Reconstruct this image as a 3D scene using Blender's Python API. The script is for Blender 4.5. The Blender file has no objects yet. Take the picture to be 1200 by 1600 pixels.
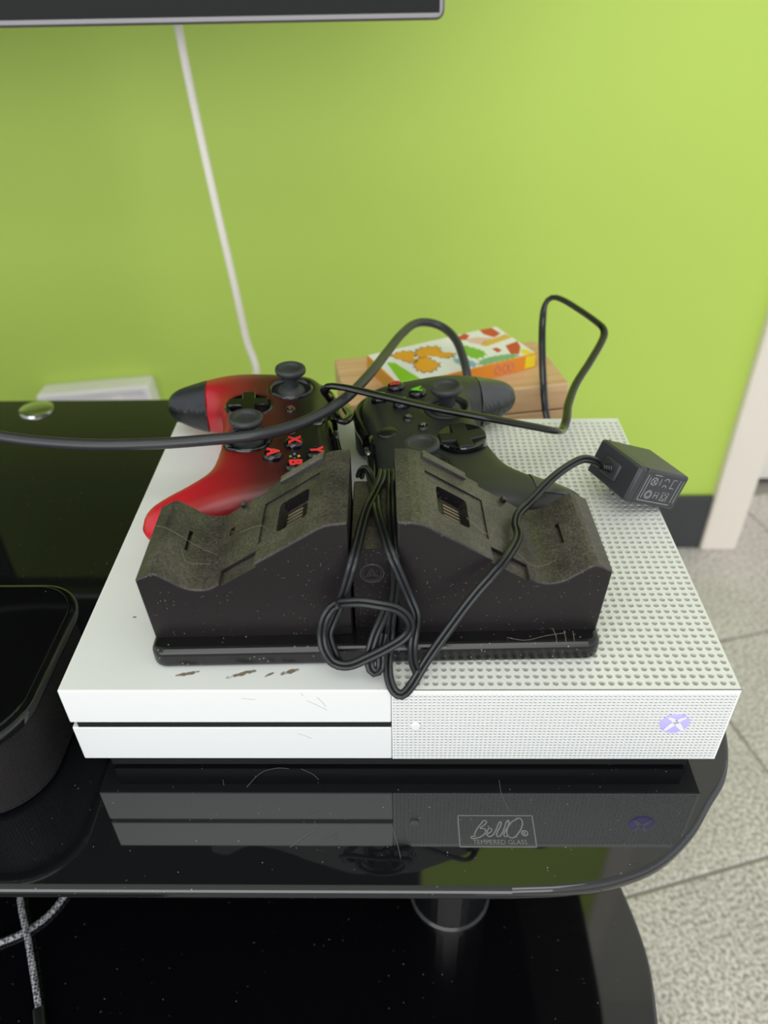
import bpy, bmesh, math, random
from mathutils import Vector, Matrix, Euler
random.seed(4)
PI = math.pi
S = bpy.context.scene
COL = S.collection

# ---------------------------------------------------------------- camera
cam_d = bpy.data.cameras.new('camera')
cam = bpy.data.objects.new('camera', cam_d)
COL.objects.link(cam)
cam.location = (0.1491, -0.2181, 0.3232)
cam.rotation_euler = (0.9250, 0.0163, 0.0121)
cam_d.sensor_width = 36.0
cam_d.lens = 27.03
cam_d.clip_start = 0.01
cam_d.dof.use_dof = True
cam_d.dof.focus_distance = 0.375
cam_d.dof.aperture_fstop = 7.5
S.camera = cam

# ---------------------------------------------------------------- world and lights
W = bpy.data.worlds.new('world'); S.world = W; W.use_nodes = True
bg = W.node_tree.nodes['Background']
bg.inputs[0].default_value = (0.90, 0.96, 1.0, 1)
bg.inputs[1].default_value = 1.12

def area_light(name, loc, target, sx, sy, power, col):
    l = bpy.data.lights.new(name, 'AREA'); l.shape = 'RECTANGLE'; l.size = sx; l.size_y = sy
    l.energy = power; l.color = col
    o = bpy.data.objects.new(name, l); COL.objects.link(o); o.location = loc
    o.rotation_euler = (Vector(target) - Vector(loc)).to_track_quat('-Z', 'Y').to_euler()
    return o
area_light('window_daylight', (-0.5, -2.3, 0.62), (-0.1, 0.6, 0.2), 2.8, 1.4, 30, (0.97, 0.99, 1.0))
area_light('ceiling_panel_light', (0.1, -1.3, 2.36), (0.1, -1.3, 0), 1.8, 1.2, 20, (1.0, 0.985, 0.95))

vs = S.view_settings
vs.view_transform = 'Standard'; vs.look = 'None'; vs.gamma = 1.0; vs.use_curve_mapping = False
vs.exposure = 0.03

# ---------------------------------------------------------------- helpers
def srgb(r, g, b):
    def f(c):
        c /= 255.0
        return c / 12.92 if c <= 0.04045 else ((c + 0.055) / 1.055) ** 2.4
    return (f(r), f(g), f(b), 1)

def mat(name, col, rough=0.5, metal=0.0, noise=None, bump=None, coat=0.0, emis=None, spec=0.5):
    """noise=(scale, amount) mottles the colour; bump=(scale, strength, distance)"""
    m = bpy.data.materials.new(name); m.use_nodes = True
    nt = m.node_tree; N = nt.nodes; L = nt.links
    b = N['Principled BSDF']
    b.inputs['Base Color'].default_value = col
    b.inputs['Roughness'].default_value = rough
    b.inputs['Metallic'].default_value = metal
    b.inputs['Coat Weight'].default_value = coat
    b.inputs['Coat Roughness'].default_value = 0.04
    b.inputs['Specular IOR Level'].default_value = spec
    tc = N.new('ShaderNodeTexCoord')
    if noise:
        n = N.new('ShaderNodeTexNoise'); n.inputs['Scale'].default_value = noise[0]; n.inputs['Detail'].default_value = 5
        L.new(tc.outputs['Object'], n.inputs['Vector'])
        r = N.new('ShaderNodeMapRange'); r.inputs[1].default_value = 0.3; r.inputs[2].default_value = 0.7
        r.inputs[3].default_value = 1 - noise[1]; r.inputs[4].default_value = 1 + noise[1]
        L.new(n.outputs[0], r.inputs[0])
        h = N.new('ShaderNodeHueSaturation'); h.inputs['Color'].default_value = col
        L.new(r.outputs[0], h.inputs['Value']); L.new(h.outputs[0], b.inputs['Base Color'])
    if bump:
        n = N.new('ShaderNodeTexNoise'); n.inputs['Scale'].default_value = bump[0]; n.inputs['Detail'].default_value = 4
        L.new(tc.outputs['Object'], n.inputs['Vector'])
        k = N.new('ShaderNodeBump'); k.inputs['Strength'].default_value = bump[1]; k.inputs['Distance'].default_value = bump[2]
        L.new(n.outputs[0], k.inputs['Height']); L.new(k.outputs[0], b.inputs['Normal'])
    if emis:
        b.inputs['Emission Color'].default_value = emis[0]; b.inputs['Emission Strength'].default_value = emis[1]
    return m

def nodes(m): return m.node_tree.nodes, m.node_tree.links, m.node_tree.nodes['Principled BSDF']

def math_node(N, L, op, a, b=None, clamp=False):
    n = N.new('ShaderNodeMath'); n.operation = op; n.use_clamp = clamp
    for i, v in enumerate((a, b)):
        if v is None: continue
        if isinstance(v, (int, float)): n.inputs[i].default_value = v
        else: L.new(v, n.inputs[i])
    return n.outputs[0]

def add_specks(m, col, scale, size, amount, rough=None):
    """sparse dust specks: tiny dots in random voronoi cells"""
    N, L, b = nodes(m)
    tc = N.new('ShaderNodeTexCoord'); v = N.new('ShaderNodeTexVoronoi'); v.inputs['Scale'].default_value = scale
    L.new(tc.outputs['Object'], v.inputs['Vector'])
    near = math_node(N, L, 'LESS_THAN', v.outputs['Distance'], size)
    sep = N.new('ShaderNodeSeparateColor'); L.new(v.outputs['Color'], sep.inputs[0])
    pick = math_node(N, L, 'LESS_THAN', sep.outputs[0], amount)
    # clumping
    n = N.new('ShaderNodeTexNoise'); n.inputs['Scale'].default_value = scale / 14; L.new(tc.outputs['Object'], n.inputs['Vector'])
    cl = math_node(N, L, 'GREATER_THAN', n.outputs[0], 0.42)
    f = math_node(N, L, 'MULTIPLY', math_node(N, L, 'MULTIPLY', near, pick), cl)
    f = math_node(N, L, 'MULTIPLY', f, sep.outputs[1])
    mx = N.new('ShaderNodeMix'); mx.data_type = 'RGBA'
    L.new(f, mx.inputs[0])
    src = b.inputs['Base Color']
    if src.is_linked: L.new(src.links[0].from_socket, mx.inputs[6])
    else: mx.inputs[6].default_value = src.default_value
    mx.inputs[7].default_value = col
    L.new(mx.outputs[2], b.inputs['Base Color'])
    rr = N.new('ShaderNodeMix'); rr.data_type = 'FLOAT'
    L.new(f, rr.inputs[0]); rr.inputs[2].default_value = b.inputs['Roughness'].default_value; rr.inputs[3].default_value = 0.8
    L.new(rr.outputs[0], b.inputs['Roughness'])
    return m

def add_dust_and_sheen(m, col, amount, scale=60):
    """dust on faces that point up, with their brighter sheen painted into it"""
    N, L, b = nodes(m)
    tc = N.new('ShaderNodeTexCoord'); g = N.new('ShaderNodeNewGeometry')
    sx = N.new('ShaderNodeSeparateXYZ'); L.new(g.outputs['True Normal'], sx.inputs[0])
    up = N.new('ShaderNodeMapRange'); up.inputs[1].default_value = 0.25; up.inputs[2].default_value = 0.8
    L.new(sx.outputs[2], up.inputs[0])
    n = N.new('ShaderNodeTexNoise'); n.inputs['Scale'].default_value = scale; n.inputs['Detail'].default_value = 8
    n.inputs['Roughness'].default_value = 0.7
    L.new(tc.outputs['Object'], n.inputs['Vector'])
    r = N.new('ShaderNodeMapRange'); r.inputs[1].default_value = 0.38; r.inputs[2].default_value = 0.68; L.new(n.outputs[0], r.inputs[0])
    n2 = N.new('ShaderNodeTexNoise'); n2.inputs['Scale'].default_value = scale * 22; n2.inputs['Detail'].default_value = 4
    L.new(tc.outputs['Object'], n2.inputs['Vector'])
    r2 = N.new('ShaderNodeMapRange'); r2.inputs[1].default_value = 0.32; r2.inputs[2].default_value = 0.74; r.inputs[3].default_value = 0.35; r2.inputs[3].default_value = 0.3  # even minimum of dust also lightens the tops in place of reflected light
    L.new(n2.outputs[0], r2.inputs[0])
    f = math_node(N, L, 'MULTIPLY', math_node(N, L, 'MULTIPLY', up.outputs[0], r.outputs[0]), r2.outputs[0])
    f = math_node(N, L, 'MULTIPLY', f, amount, True)
    mx = N.new('ShaderNodeMix'); mx.data_type = 'RGBA'; L.new(f, mx.inputs[0])
    src = b.inputs['Base Color']
    if src.is_linked: L.new(src.links[0].from_socket, mx.inputs[6])
    else: mx.inputs[6].default_value = src.default_value
    mx.inputs[7].default_value = col
    L.new(mx.outputs[2], b.inputs['Base Color'])
    return m

def mesh_obj(name, verts, faces, m, parent=None, smooth=False, auto=None):
    me = bpy.data.meshes.new(name); me.from_pydata([tuple(v) for v in verts], [], faces); me.validate(); me.update()
    return link(name, me, m, parent, smooth, auto)

def keep_flat(me, area=1.5e-4):
    """large faces stay optically flat: their borders are sharp"""
    at = me.attributes.get('sharp_edge') or me.attributes.new('sharp_edge', 'BOOLEAN', 'EDGE')
    for p in me.polygons:
        if p.area > area:
            for li in p.loop_indices: at.data[me.loops[li].edge_index].value = True

def link(name, me, m, parent=None, smooth=False, auto=None):
    for mm in (m if isinstance(m, (list, tuple)) else [m]):
        if mm: me.materials.append(mm)
    o = bpy.data.objects.new(name, me); COL.objects.link(o)
    if parent: o.parent = parent
    if auto is not None:
        me.polygons.foreach_set('use_smooth', [True] * len(me.polygons))
        me.set_sharp_from_angle(angle=math.radians(auto))
        keep_flat(me)
    elif smooth:
        me.polygons.foreach_set('use_smooth', [True] * len(me.polygons))
    return o

def bm_obj(name, bm, m, parent=None, smooth=False, auto=None):
    bmesh.ops.recalc_face_normals(bm, faces=bm.faces)
    me = bpy.data.meshes.new(name); bm.to_mesh(me); bm.free()
    return link(name, me, m, parent, smooth, auto)

def thing(name, label, cat, loc=(0, 0, 0), rot=(0, 0, 0), group=None):
    o = bpy.data.objects.new(name, None); COL.objects.link(o)
    o.location = loc; o.rotation_euler = rot; o.empty_display_size = 0.01
    return tag(o, label, cat, group)

def tag(o, label, cat, group=None):
    o['label'] = label; o['category'] = cat
    if group: o['group'] = group
    return o

def structure(o, label=None):
    o['kind'] = 'structure'
    if label: o['label'] = label
    return o

def add_box(bm, lo, hi, bev=0.0, seg=2, mtx=None):
    r = bmesh.ops.create_cube(bm, size=1.0)
    vs_ = r['verts']
    for v in vs_:
        v.co = Vector([(lo[i] + hi[i]) / 2 + v.co[i] * (hi[i] - lo[i]) for i in range(3)])
    if bev:
        es = list({e for v in vs_ for e in v.link_edges})
        bmesh.ops.bevel(bm, geom=es, offset=bev, segments=seg, profile=0.5, affect='EDGES', clamp_overlap=True)
    if mtx is not None:
        raise NotImplementedError
def box(name, lo, hi, m, parent=None, bev=0.0, seg=2):
    bm = bmesh.new(); add_box(bm, lo, hi, bev, seg)
    return bm_obj(name, bm, m, parent, auto=35 if bev else None)

def add_lathe(bm, prof, n=32, c=(0, 0, 0)):
    """prof: list of (r, z)"""
    rings = []
    for r, z in prof:
        if r < 1e-7: rings.append([bm.verts.new((c[0], c[1], c[2] + z))])
        else: rings.append([bm.verts.new((c[0] + r * math.cos(2 * PI * i / n), c[1] + r * math.sin(2 * PI * i / n), c[2] + z)) for i in range(n)])
    for a, b in zip(rings, rings[1:]):
        for i in range(n):
            j = (i + 1) % n
            if len(a) == 1 and len(b) == 1: break
            if len(a) == 1: bm.faces.new((a[0], b[j], b[i]))
            elif len(b) == 1: bm.faces.new((a[i], a[j], b[0]))
            else: bm.faces.new((a[i], a[j], b[j], b[i]))

def lathe(name, prof, m, parent=None, n=32, loc=(0, 0, 0), rot=None, auto=35):
    bm = bmesh.new(); add_lathe(bm, prof, n)
    o = bm_obj(name, bm, m, parent, auto=auto)
    o.location = loc
    if rot: o.rotation_euler = rot
    return o

def smooth_path(P, step=0.003, closed=False):
    P = [Vector(p) for p in P]; out = []
    n = len(P)
    for i in range(n - 1 if not closed else n):
        if closed: p0, p1, p2, p3 = P[i - 1], P[i], P[(i + 1) % n], P[(i + 2) % n]
        else:
            p1, p2 = P[i], P[i + 1]
            p0 = P[i - 1] if i > 0 else p1 * 2 - p2
            p3 = P[i + 2] if i + 2 < n else p2 * 2 - p1
        k = max(2, int((p2 - p1).length / step))
        # centripetal-like: limit tangents by the segment length
        L_ = (p2 - p1).length
        t1 = (p2 - p0); t2 = (p3 - p1)
        t1 = t1.normalized() * L_ if t1.length else t1
        t2 = t2.normalized() * L_ if t2.length else t2
        for q in range(k):
            t = q / k
            h00 = 2 * t**3 - 3 * t**2 + 1; h10 = t**3 - 2 * t**2 + t; h01 = -2 * t**3 + 3 * t**2; h11 = t**3 - t**2
            out.append(p1 * h00 + t1 * h10 + p2 * h01 + t2 * h11)
    if not closed: out.append(P[-1])
    return out

def add_tube(bm, path, rx, ry=None, n=10, up=(0, 0, 1), closed=False, off=0.0, cap=True):
    """swept ellipse; up fixes the flat direction; off shifts the axis sideways"""
    ry = ry or rx; up = Vector(up); rings = []; N_ = len(path)
    side_prev = None
    for i, p in enumerate(path):
        a = path[(i - 1) % N_] if (closed or i > 0) else p
        b = path[(i + 1) % N_] if (closed or i < N_ - 1) else p
        t = (b - a).normalized()
        side = t.cross(up)
        if side.length < 0.25 and side_prev is not None: side = side_prev - t * side_prev.dot(t)
        side.normalize()
        if side_prev is not None:
            if side.dot(side_prev) < 0: side = -side
            side = (side * 0.35 + side_prev * 0.65); side = (side - t * side.dot(t)).normalized()
        side_prev = side
        nn = side.cross(t).normalized()
        c = p + side * off
        rings.append([bm.verts.new(c + side * (rx * math.cos(2 * PI * k / n)) + nn * (ry * math.sin(2 * PI * k / n))) for k in range(n)])
    rng = range(N_ if closed else N_ - 1)
    for i in rng:
        a, b = rings[i], rings[(i + 1) % N_]
        for k in range(n): bm.faces.new((a[k], a[(k + 1) % n], b[(k + 1) % n], b[k]))
    if cap and not closed:
        bm.faces.new(rings[0][::-1]); bm.faces.new(rings[-1])

def tube(name, P, r, m, parent=None, ry=None, n=12, up=(0, 0, 1), step=0.003, closed=False, raw=False):
    bm = bmesh.new(); add_tube(bm, [Vector(p) for p in P] if raw else smooth_path(P, step, closed), r, ry, n, up, closed)
    return bm_obj(name, bm, m, parent, auto=60)

def add_prism(bm, poly, a, b, plane='xz', bev=0.0, seg=2, only=None):
    """poly extruded between a and b along the third axis"""
    def P(u, v, w):
        return {'xz': (u, w, v), 'xy': (u, v, w), 'yz': (w, u, v)}[plane]
    va = [bm.verts.new(P(u, v, a)) for u, v in poly]; vb = [bm.verts.new(P(u, v, b)) for u, v in poly]
    fs = [bm.faces.new(va[::-1]), bm.faces.new(vb)]
    n = len(poly)
    for i in range(n):
        j = (i + 1) % n; fs.append(bm.faces.new((va[i], va[j], vb[j], vb[i])))
    bmesh.ops.recalc_face_normals(bm, faces=fs)
    if bev:
        es = list({e for f in fs[:2] for e in f.edges})
        bmesh.ops.bevel(bm, geom=es, offset=bev, segments=seg, profile=0.5, affect='EDGES', clamp_overlap=True)
def prism(name, poly, a, b, m, parent=None, plane='xz', bev=0.0, seg=2, auto=35):
    bm = bmesh.new(); add_prism(bm, poly, a, b, plane, bev, seg)
    return bm_obj(name, bm, m, parent, auto=auto)

def round_poly(pts, rad, n=8):
    """rounded corners; rad one value or a list"""
    out = []; k = len(pts)
    for i in range(k):
        r = rad[i] if isinstance(rad, (list, tuple)) else rad
        p = Vector(pts[i]); a = Vector(pts[i - 1]) - p; b = Vector(pts[(i + 1) % k]) - p
        if r <= 0: out.append(tuple(p)); continue
        a.normalize(); b.normalize()
        ang = a.angle(b); d = r / math.tan(ang / 2)
        c = p + (a + b).normalized() * (r / math.sin(ang / 2))
        s = p + a * d - c; e = p + b * d - c
        a0 = math.atan2(s.y, s.x); a1 = math.atan2(e.y, e.x)
        da = (a1 - a0 + PI) % (2 * PI) - PI
        for q in range(n + 1):
            t = a0 + da * q / n; out.append((c.x + r * math.cos(t), c.y + r * math.sin(t)))
    return out

def cut(o, cutters):
    """boolean the cutters (bmesh builders) out of o and bake the result"""
    tmp = []
    for c in cutters:
        bm = c() if callable(c) else c
        bmesh.ops.recalc_face_normals(bm, faces=bm.faces)
        me = bpy.data.meshes.new('tmp'); bm.to_mesh(me); bm.free()
        q = bpy.data.objects.new('tmp', me); COL.objects.link(q); q.matrix_world = Matrix.Identity(4); tmp.append(q)
        md = o.modifiers.new('b', 'BOOLEAN'); md.operation = 'DIFFERENCE'; md.object = q; md.solver = 'EXACT'
    par, o.parent = o.parent, None
    bpy.context.view_layer.update()
    dg = bpy.context.evaluated_depsgraph_get()
    me = bpy.data.meshes.new_from_object(o.evaluated_get(dg)); o.modifiers.clear()
    o.data = me; o.parent = par
    me.polygons.foreach_set('use_smooth', [True] * len(me.polygons)); me.set_sharp_from_angle(angle=math.radians(35)); keep_flat(me)
    for q in tmp: bpy.data.objects.remove(q)
    return o

def text_obj(name, s, size, m, parent=None, loc=(0, 0, 0), rot=(0, 0, 0), depth=0.0002, bold=0.0, xs=1.0):
    cu = bpy.data.curves.new('t', 'FONT'); cu.body = s; cu.size = size; cu.extrude = depth; cu.offset = bold
    cu.align_x = 'CENTER'; cu.align_y = 'CENTER'; cu.resolution_u = 3
    q = bpy.data.objects.new('t', cu); COL.objects.link(q)
    bpy.context.view_layer.update()
    me = bpy.data.meshes.new_from_object(q.evaluated_get(bpy.context.evaluated_depsgraph_get()))
    bpy.data.objects.remove(q); bpy.data.curves.remove(cu)
    me.name = name; me.materials.clear()
    for v in me.vertices: v.co.x *= xs
    o = link(name, me, m, parent); o.location = loc; o.rotation_euler = rot
    return o

def strokes(name, lines, w, m, parent=None, z=0.0, h=0.0001):
    """flat pen strokes: polylines in the xy plane with width w"""
    bm = bmesh.new()
    for ln in lines:
        pts = [Vector((p[0], p[1], z)) for p in ln]
        add_tube(bm, pts, w / 2, h, n=6, up=(0, 0, 1))
    return bm_obj(name, bm, m, parent)

def arc(cx, cy, r, a0=0, a1=360, n=24, ry=None):
    ry = ry or r
    return [(cx + r * math.cos(math.radians(a0 + (a1 - a0) * i / n)), cy + ry * math.sin(math.radians(a0 + (a1 - a0) * i / n))) for i in range(n + 1)]
# ---------------------------------------------------------------- materials
M_wall = mat('lime_paint', srgb(188, 214, 92), 0.55, noise=(2.5, 0.03), bump=(220, 0.12, 0.0006))
M_white_trim = mat('cream_trim', srgb(236, 226, 214), 0.5, bump=(60, 0.05, 0.0005))
M_white_wall = mat('white_paint', srgb(232, 228, 218), 0.6, bump=(120, 0.1, 0.0005))
M_base = mat('black_vinyl', srgb(58, 60, 62), 0.5)
M_ceil = mat('ceiling_white', srgb(235, 235, 230), 0.7)
M_grout = mat('grout', srgb(150, 143, 135), 0.9)
M_console = mat('console_white', srgb(227, 227, 226), 0.38, bump=(2500, 0.05, 0.0001))
M_console_front = mat('console_grille_white', srgb(232, 232, 230), 0.42)
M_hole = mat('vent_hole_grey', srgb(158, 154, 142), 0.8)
M_slot = mat('slot_black', srgb(22, 28, 28), 0.35)
M_blk = mat('black_plastic', srgb(20, 20, 21), 0.42, bump=(900, 0.12, 0.0002))
M_gloss = mat('gloss_black', srgb(12, 12, 14), 0.1, coat=0.3)
M_cable = mat('cable_rubber', srgb(48, 49, 52), 0.36, bump=(400, 0.1, 0.0003))
M_cord = mat('cord_vinyl', srgb(24, 25, 28), 0.3, bump=(500, 0.15, 0.0002))
M_chrome = mat('chrome', srgb(205, 208, 205), 0.18, metal=1.0)
M_bezel = mat('tv_bezel', srgb(120, 116, 118), 0.3, metal=0.7)
M_screen = mat('tv_screen', srgb(6, 8, 6), 0.08, spec=0.12)
M_wcord = mat('white_cord', srgb(226, 220, 206), 0.45)
M_plate = mat('white_plate', srgb(242, 236, 236), 0.4)

M_charger = mat('charger_black', srgb(24, 20, 22), 0.38, bump=(1500, 0.2, 0.0002), spec=0.38)
add_specks(M_charger, srgb(150, 140, 132), 900, 0.17, 0.40)
add_dust_and_sheen(M_charger, srgb(140, 134, 118), 0.55, 38)
M_charger_dusty = mat('charger_dusty', srgb(38, 36, 34), 0.5, bump=(1500, 0.2, 0.0002), spec=0.45)
add_dust_and_sheen(M_charger_dusty, srgb(150, 142, 124), 0.8, 60)
M_charger_base = mat('charger_base_black', srgb(18, 18, 19), 0.22, bump=(800, 0.06, 0.0002))
add_specks(M_charger_base, srgb(150, 145, 140), 500, 0.16, 0.3)
M_glass = mat('black_tempered_glass', srgb(17, 18, 21), 0.035, spec=0.85)
add_specks(M_glass, srgb(150, 154, 158), 420, 0.10, 0.26)
M_glass_edge = mat('glass_edge', srgb(30, 32, 33), 0.12, spec=0.9)
M_shelf = mat('lower_glass', srgb(8, 8, 11), 0.05, spec=0.85)
add_specks(M_shelf, srgb(120, 122, 128), 330, 0.10, 0.2)

def wood_mat(name, c1, c2):
    m = mat(name, c1, 0.5); N, L, b = nodes(m)
    tc = N.new('ShaderNodeTexCoord'); mp = N.new('ShaderNodeMapping'); mp.inputs['Scale'].default_value = (6, 90, 90)
    L.new(tc.outputs['Object'], mp.inputs[0])
    n = N.new('ShaderNodeTexNoise'); n.inputs['Scale'].default_value = 1.6; n.inputs['Detail'].default_value = 6; n.inputs['Distortion'].default_value = 0.6
    L.new(mp.outputs[0], n.inputs['Vector'])
    r = N.new('ShaderNodeValToRGB'); r.color_ramp.elements[0].position = 0.35; r.color_ramp.elements[0].color = c2
    r.color_ramp.elements[1].position = 0.65; r.color_ramp.elements[1].color = c1
    L.new(n.outputs[0], r.inputs[0]); L.new(r.outputs[0], b.inputs['Base Color'])
    k = N.new('ShaderNodeBump'); k.inputs['Strength'].default_value = 0.2; k.inputs['Distance'].default_value = 0.0003
    L.new(n.outputs[0], k.inputs['Height']); L.new(k.outputs[0], b.inputs['Normal'])
    return m
M_wood = wood_mat('light_beech', srgb(224, 186, 142), srgb(208, 164, 120))

def tile_mat():
    m = mat('granite_tile', srgb(190, 182, 170), 0.5); N, L, b = nodes(m)
    tc = N.new('ShaderNodeTexCoord'); oi = N.new('ShaderNodeObjectInfo')
    ad = N.new('ShaderNodeVectorMath'); ad.operation = 'ADD'; cx = N.new('ShaderNodeCombineXYZ')
    q = math_node(N, L, 'MULTIPLY', oi.outputs['Random'], 40); L.new(q, cx.inputs[0]); L.new(q, cx.inputs[1])
    L.new(tc.outputs['Object'], ad.inputs[0]); L.new(cx.outputs[0], ad.inputs[1])
    n = N.new('ShaderNodeTexNoise'); n.inputs['Scale'].default_value = 230; n.inputs['Detail'].default_value = 3; n.inputs['Roughness'].default_value = 0.6
    L.new(ad.outputs[0], n.inputs['Vector'])
    r = N.new('ShaderNodeValToRGB'); e = r.color_ramp.elements
    e[0].position = 0.34; e[0].color = srgb(136, 127, 122); e[1].position = 0.62; e[1].color = srgb(226, 219, 212)
    x = e.new(0.44); x.color = srgb(180, 171, 165); x = e.new(0.52); x.color = srgb(204, 196, 190)
    L.new(n.outputs[0], r.inputs[0])
    n2 = N.new('ShaderNodeTexNoise'); n2.inputs['Scale'].default_value = 9; n2.inputs['Detail'].default_value = 3; L.new(ad.outputs[0], n2.inputs['Vector'])
    v = N.new('ShaderNodeMapRange'); v.inputs[1].default_value = 0.3; v.inputs[2].default_value = 0.7; v.inputs[3].default_value = 0.88; v.inputs[4].default_value = 1.08
    L.new(n2.outputs[0], v.inputs[0])
    h = N.new('ShaderNodeHueSaturation'); L.new(r.outputs[0], h.inputs['Color']); L.new(v.outputs[0], h.inputs['Value'])
    L.new(h.outputs[0], b.inputs['Base Color'])
    return m
M_tile = tile_mat()

# ---------------------------------------------------------------- the room
WY, FZ = 0.777, -0.5
structure(box('wall_back', (-2.6, WY, FZ), (0.648, WY + 0.10, 2.4), M_wall), 'lime green painted wall')
structure(box('baseboard_back', (-2.6, WY - 0.008, FZ), (0.646, WY, FZ + 0.105), M_base, bev=0.003), 'black vinyl baseboard under the green wall')
structure(box('trim_1', (0.646, WY - 0.014, FZ), (0.704, WY + 0.115, 2.4), M_white_trim, bev=0.004), 'cream painted corner post at the end of the green wall')
structure(box('wall_right', (0.70, 0.955, FZ + 0.012), (3.2, 1.05, 2.4), M_white_wall), 'white wall beyond the corner post')
structure(box('shadow_gap_right', (0.70, 0.962, FZ), (3.2, 1.04, FZ + 0.012), M_base), 'thin black strip painting the shadow line under the white wall')  # dark strip stands in for the shadow line at the floor
structure(box('ceiling', (-2.6, -2.4, 2.4), (3.2, 1.05, 2.45), M_ceil), 'white ceiling')
floor = structure(box('floor', (-2.6, -2.4, FZ - 0.05), (3.2, 1.05, FZ - 0.0015), M_grout), 'floor of square speckled granite tiles')
TA = math.radians(15.2); PT = 0.298
tbm = bmesh.new(); add_box(tbm, (-PT / 2 + 0.002, -PT / 2 + 0.002, -0.004), (PT / 2 - 0.002, PT / 2 - 0.002, 0.0), 0.0012, 1)
tme = bpy.data.meshes.new('tile'); tbm.to_mesh(tme); tbm.free(); tme.materials.append(M_tile)
ux, uy = Vector((math.cos(TA), math.sin(TA))), Vector((-math.sin(TA), math.cos(TA)))
T0, N0 = 0.666, 0.381
for i in range(-9, 6):
    for j in range(-7, 4):
        c = ux * (T0 + (i + 0.5) * PT) + uy * (N0 + (j + 0.5) * PT)
        if not (-1.2 < c.x < 1.9 and -1.0 < c.y < 0.98): continue
        if c.x < 0.15 and not (0 < c.y < 0.8): continue
        o = bpy.data.objects.new('tile', tme); COL.objects.link(o); o.parent = floor
        o.location = (c.x, c.y, FZ); o.rotation_euler = (0, 0, TA)

# measured paths of the cables (metres), pose of the adapter, prints of the game box
THICK=[(-0.1134, 0.131, 0.125), (-0.0806, 0.1289, 0.119), (-0.0598, 0.1253, 0.1155), (-0.0398, 0.124, 0.113), (-0.0097, 0.1236, 0.111), (0.0233, 0.126, 0.11), (0.0507, 0.1262, 0.112), (0.0742, 0.1279, 0.1135), (0.0931, 0.14, 0.112), (0.109, 0.1574, 0.111), (0.1206, 0.175, 0.111), (0.1325, 0.2103, 0.1077), (0.1419, 0.2531, 0.101), (0.1528, 0.2937, 0.0965), (0.1648, 0.32, 0.0927), (0.1794, 0.3257, 0.0881), (0.1906, 0.3107, 0.0845), (0.1959, 0.2898, 0.0782), (0.1984, 0.2746, 0.0696), (0.2002, 0.2714, 0.0571), (0.199, 0.262, 0.02)]
FLAT=[(0.115, 0.234, 0.069), (0.1158, 0.212, 0.084), (0.118, 0.186, 0.096), (0.1212, 0.168, 0.101), (0.1165, 0.159, 0.1035), (0.1106, 0.1811, 0.104), (0.108, 0.1792, 0.108), (0.107, 0.1732, 0.115), (0.1095, 0.1719, 0.1185), (0.1139, 0.1718, 0.1185), (0.1212, 0.1707, 0.1178), (0.1411, 0.1648, 0.1155), (0.1695, 0.1575, 0.112), (0.1975, 0.1517, 0.109), (0.2272, 0.1561, 0.1), (0.2374, 0.1591, 0.096), (0.2462, 0.1759, 0.0867), (0.2507, 0.1883, 0.0864), (0.2552, 0.207, 0.0861), (0.2647, 0.2328, 0.0868), (0.2789, 0.26, 0.0893), (0.2934, 0.2888, 0.0937), (0.2948, 0.2971, 0.0963), (0.2911, 0.3048, 0.0983), (0.2812, 0.3195, 0.1015), (0.2692, 0.3308, 0.1054), (0.2632, 0.3342, 0.1051), (0.259, 0.3342, 0.1002), (0.2574, 0.3289, 0.0899), (0.2563, 0.3146, 0.0759), (0.2563, 0.2938, 0.055), (0.2584, 0.2828, 0.037), (0.2635, 0.262, 0.02)]
CORD_MAIN=[(0.2568, 0.128, 0.0938), (0.2516, 0.122, 0.0998), (0.2441, 0.115, 0.1056), (0.2348, 0.105, 0.1084), (0.2226, 0.09, 0.1099), (0.2094, 0.072, 0.109), (0.2035, 0.062, 0.1106), (0.2015, 0.055, 0.1105), (0.2014, 0.046, 0.1111), (0.1979, 0.036, 0.1122), (0.1903, 0.022, 0.1135), (0.1799, 0.016, 0.1027), (0.1695, 0.011, 0.0879), (0.1601, 0.006, 0.0737), (0.1538, 0.001, 0.0643), (0.1499, -0.002, 0.0621), (0.1466, -0.001, 0.0634), (0.1444, 0.003, 0.067), (0.1439, 0.007, 0.0706), (0.1445, 0.013, 0.0761), (0.1451, 0.017, 0.0838), (0.1463, 0.02, 0.0935), (0.1475, 0.022, 0.1042), (0.147, 0.024, 0.1176), (0.146, 0.04, 0.1219), (0.1455, 0.065, 0.119), (0.1451, 0.082, 0.1179), (0.1451, 0.087, 0.1178), (0.1453, 0.094, 0.1108)]
CORD_LEFT=[(0.1406, 0.094, 0.1097), (0.1414, 0.088, 0.1171), (0.141, 0.08, 0.1193), (0.1383, 0.066, 0.1201), (0.1348, 0.048, 0.1228), (0.1327, 0.032, 0.1232), (0.1305, 0.019, 0.1203), (0.1282, 0.016, 0.1126), (0.1249, 0.014, 0.1019), (0.1211, 0.012, 0.0928), (0.119, 0.01, 0.0872), (0.1199, 0.008, 0.0816), (0.1221, 0.006, 0.0758), (0.1239, 0.005, 0.0717)]
CORD_MID=[(0.1299, 0.094, 0.1098), (0.1315, 0.089, 0.1166), (0.1338, 0.087, 0.119), (0.1361, 0.08, 0.1182), (0.1383, 0.065, 0.119), (0.1398, 0.048, 0.1227), (0.1429, 0.03, 0.1247), (0.146, 0.02, 0.1217), (0.1494, 0.017, 0.1133), (0.1533, 0.015, 0.1027), (0.1559, 0.012, 0.0964), (0.1554, 0.01, 0.089), (0.1546, 0.007, 0.0825), (0.1549, 0.005, 0.0748), (0.1571, 0.004, 0.0682)]
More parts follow.
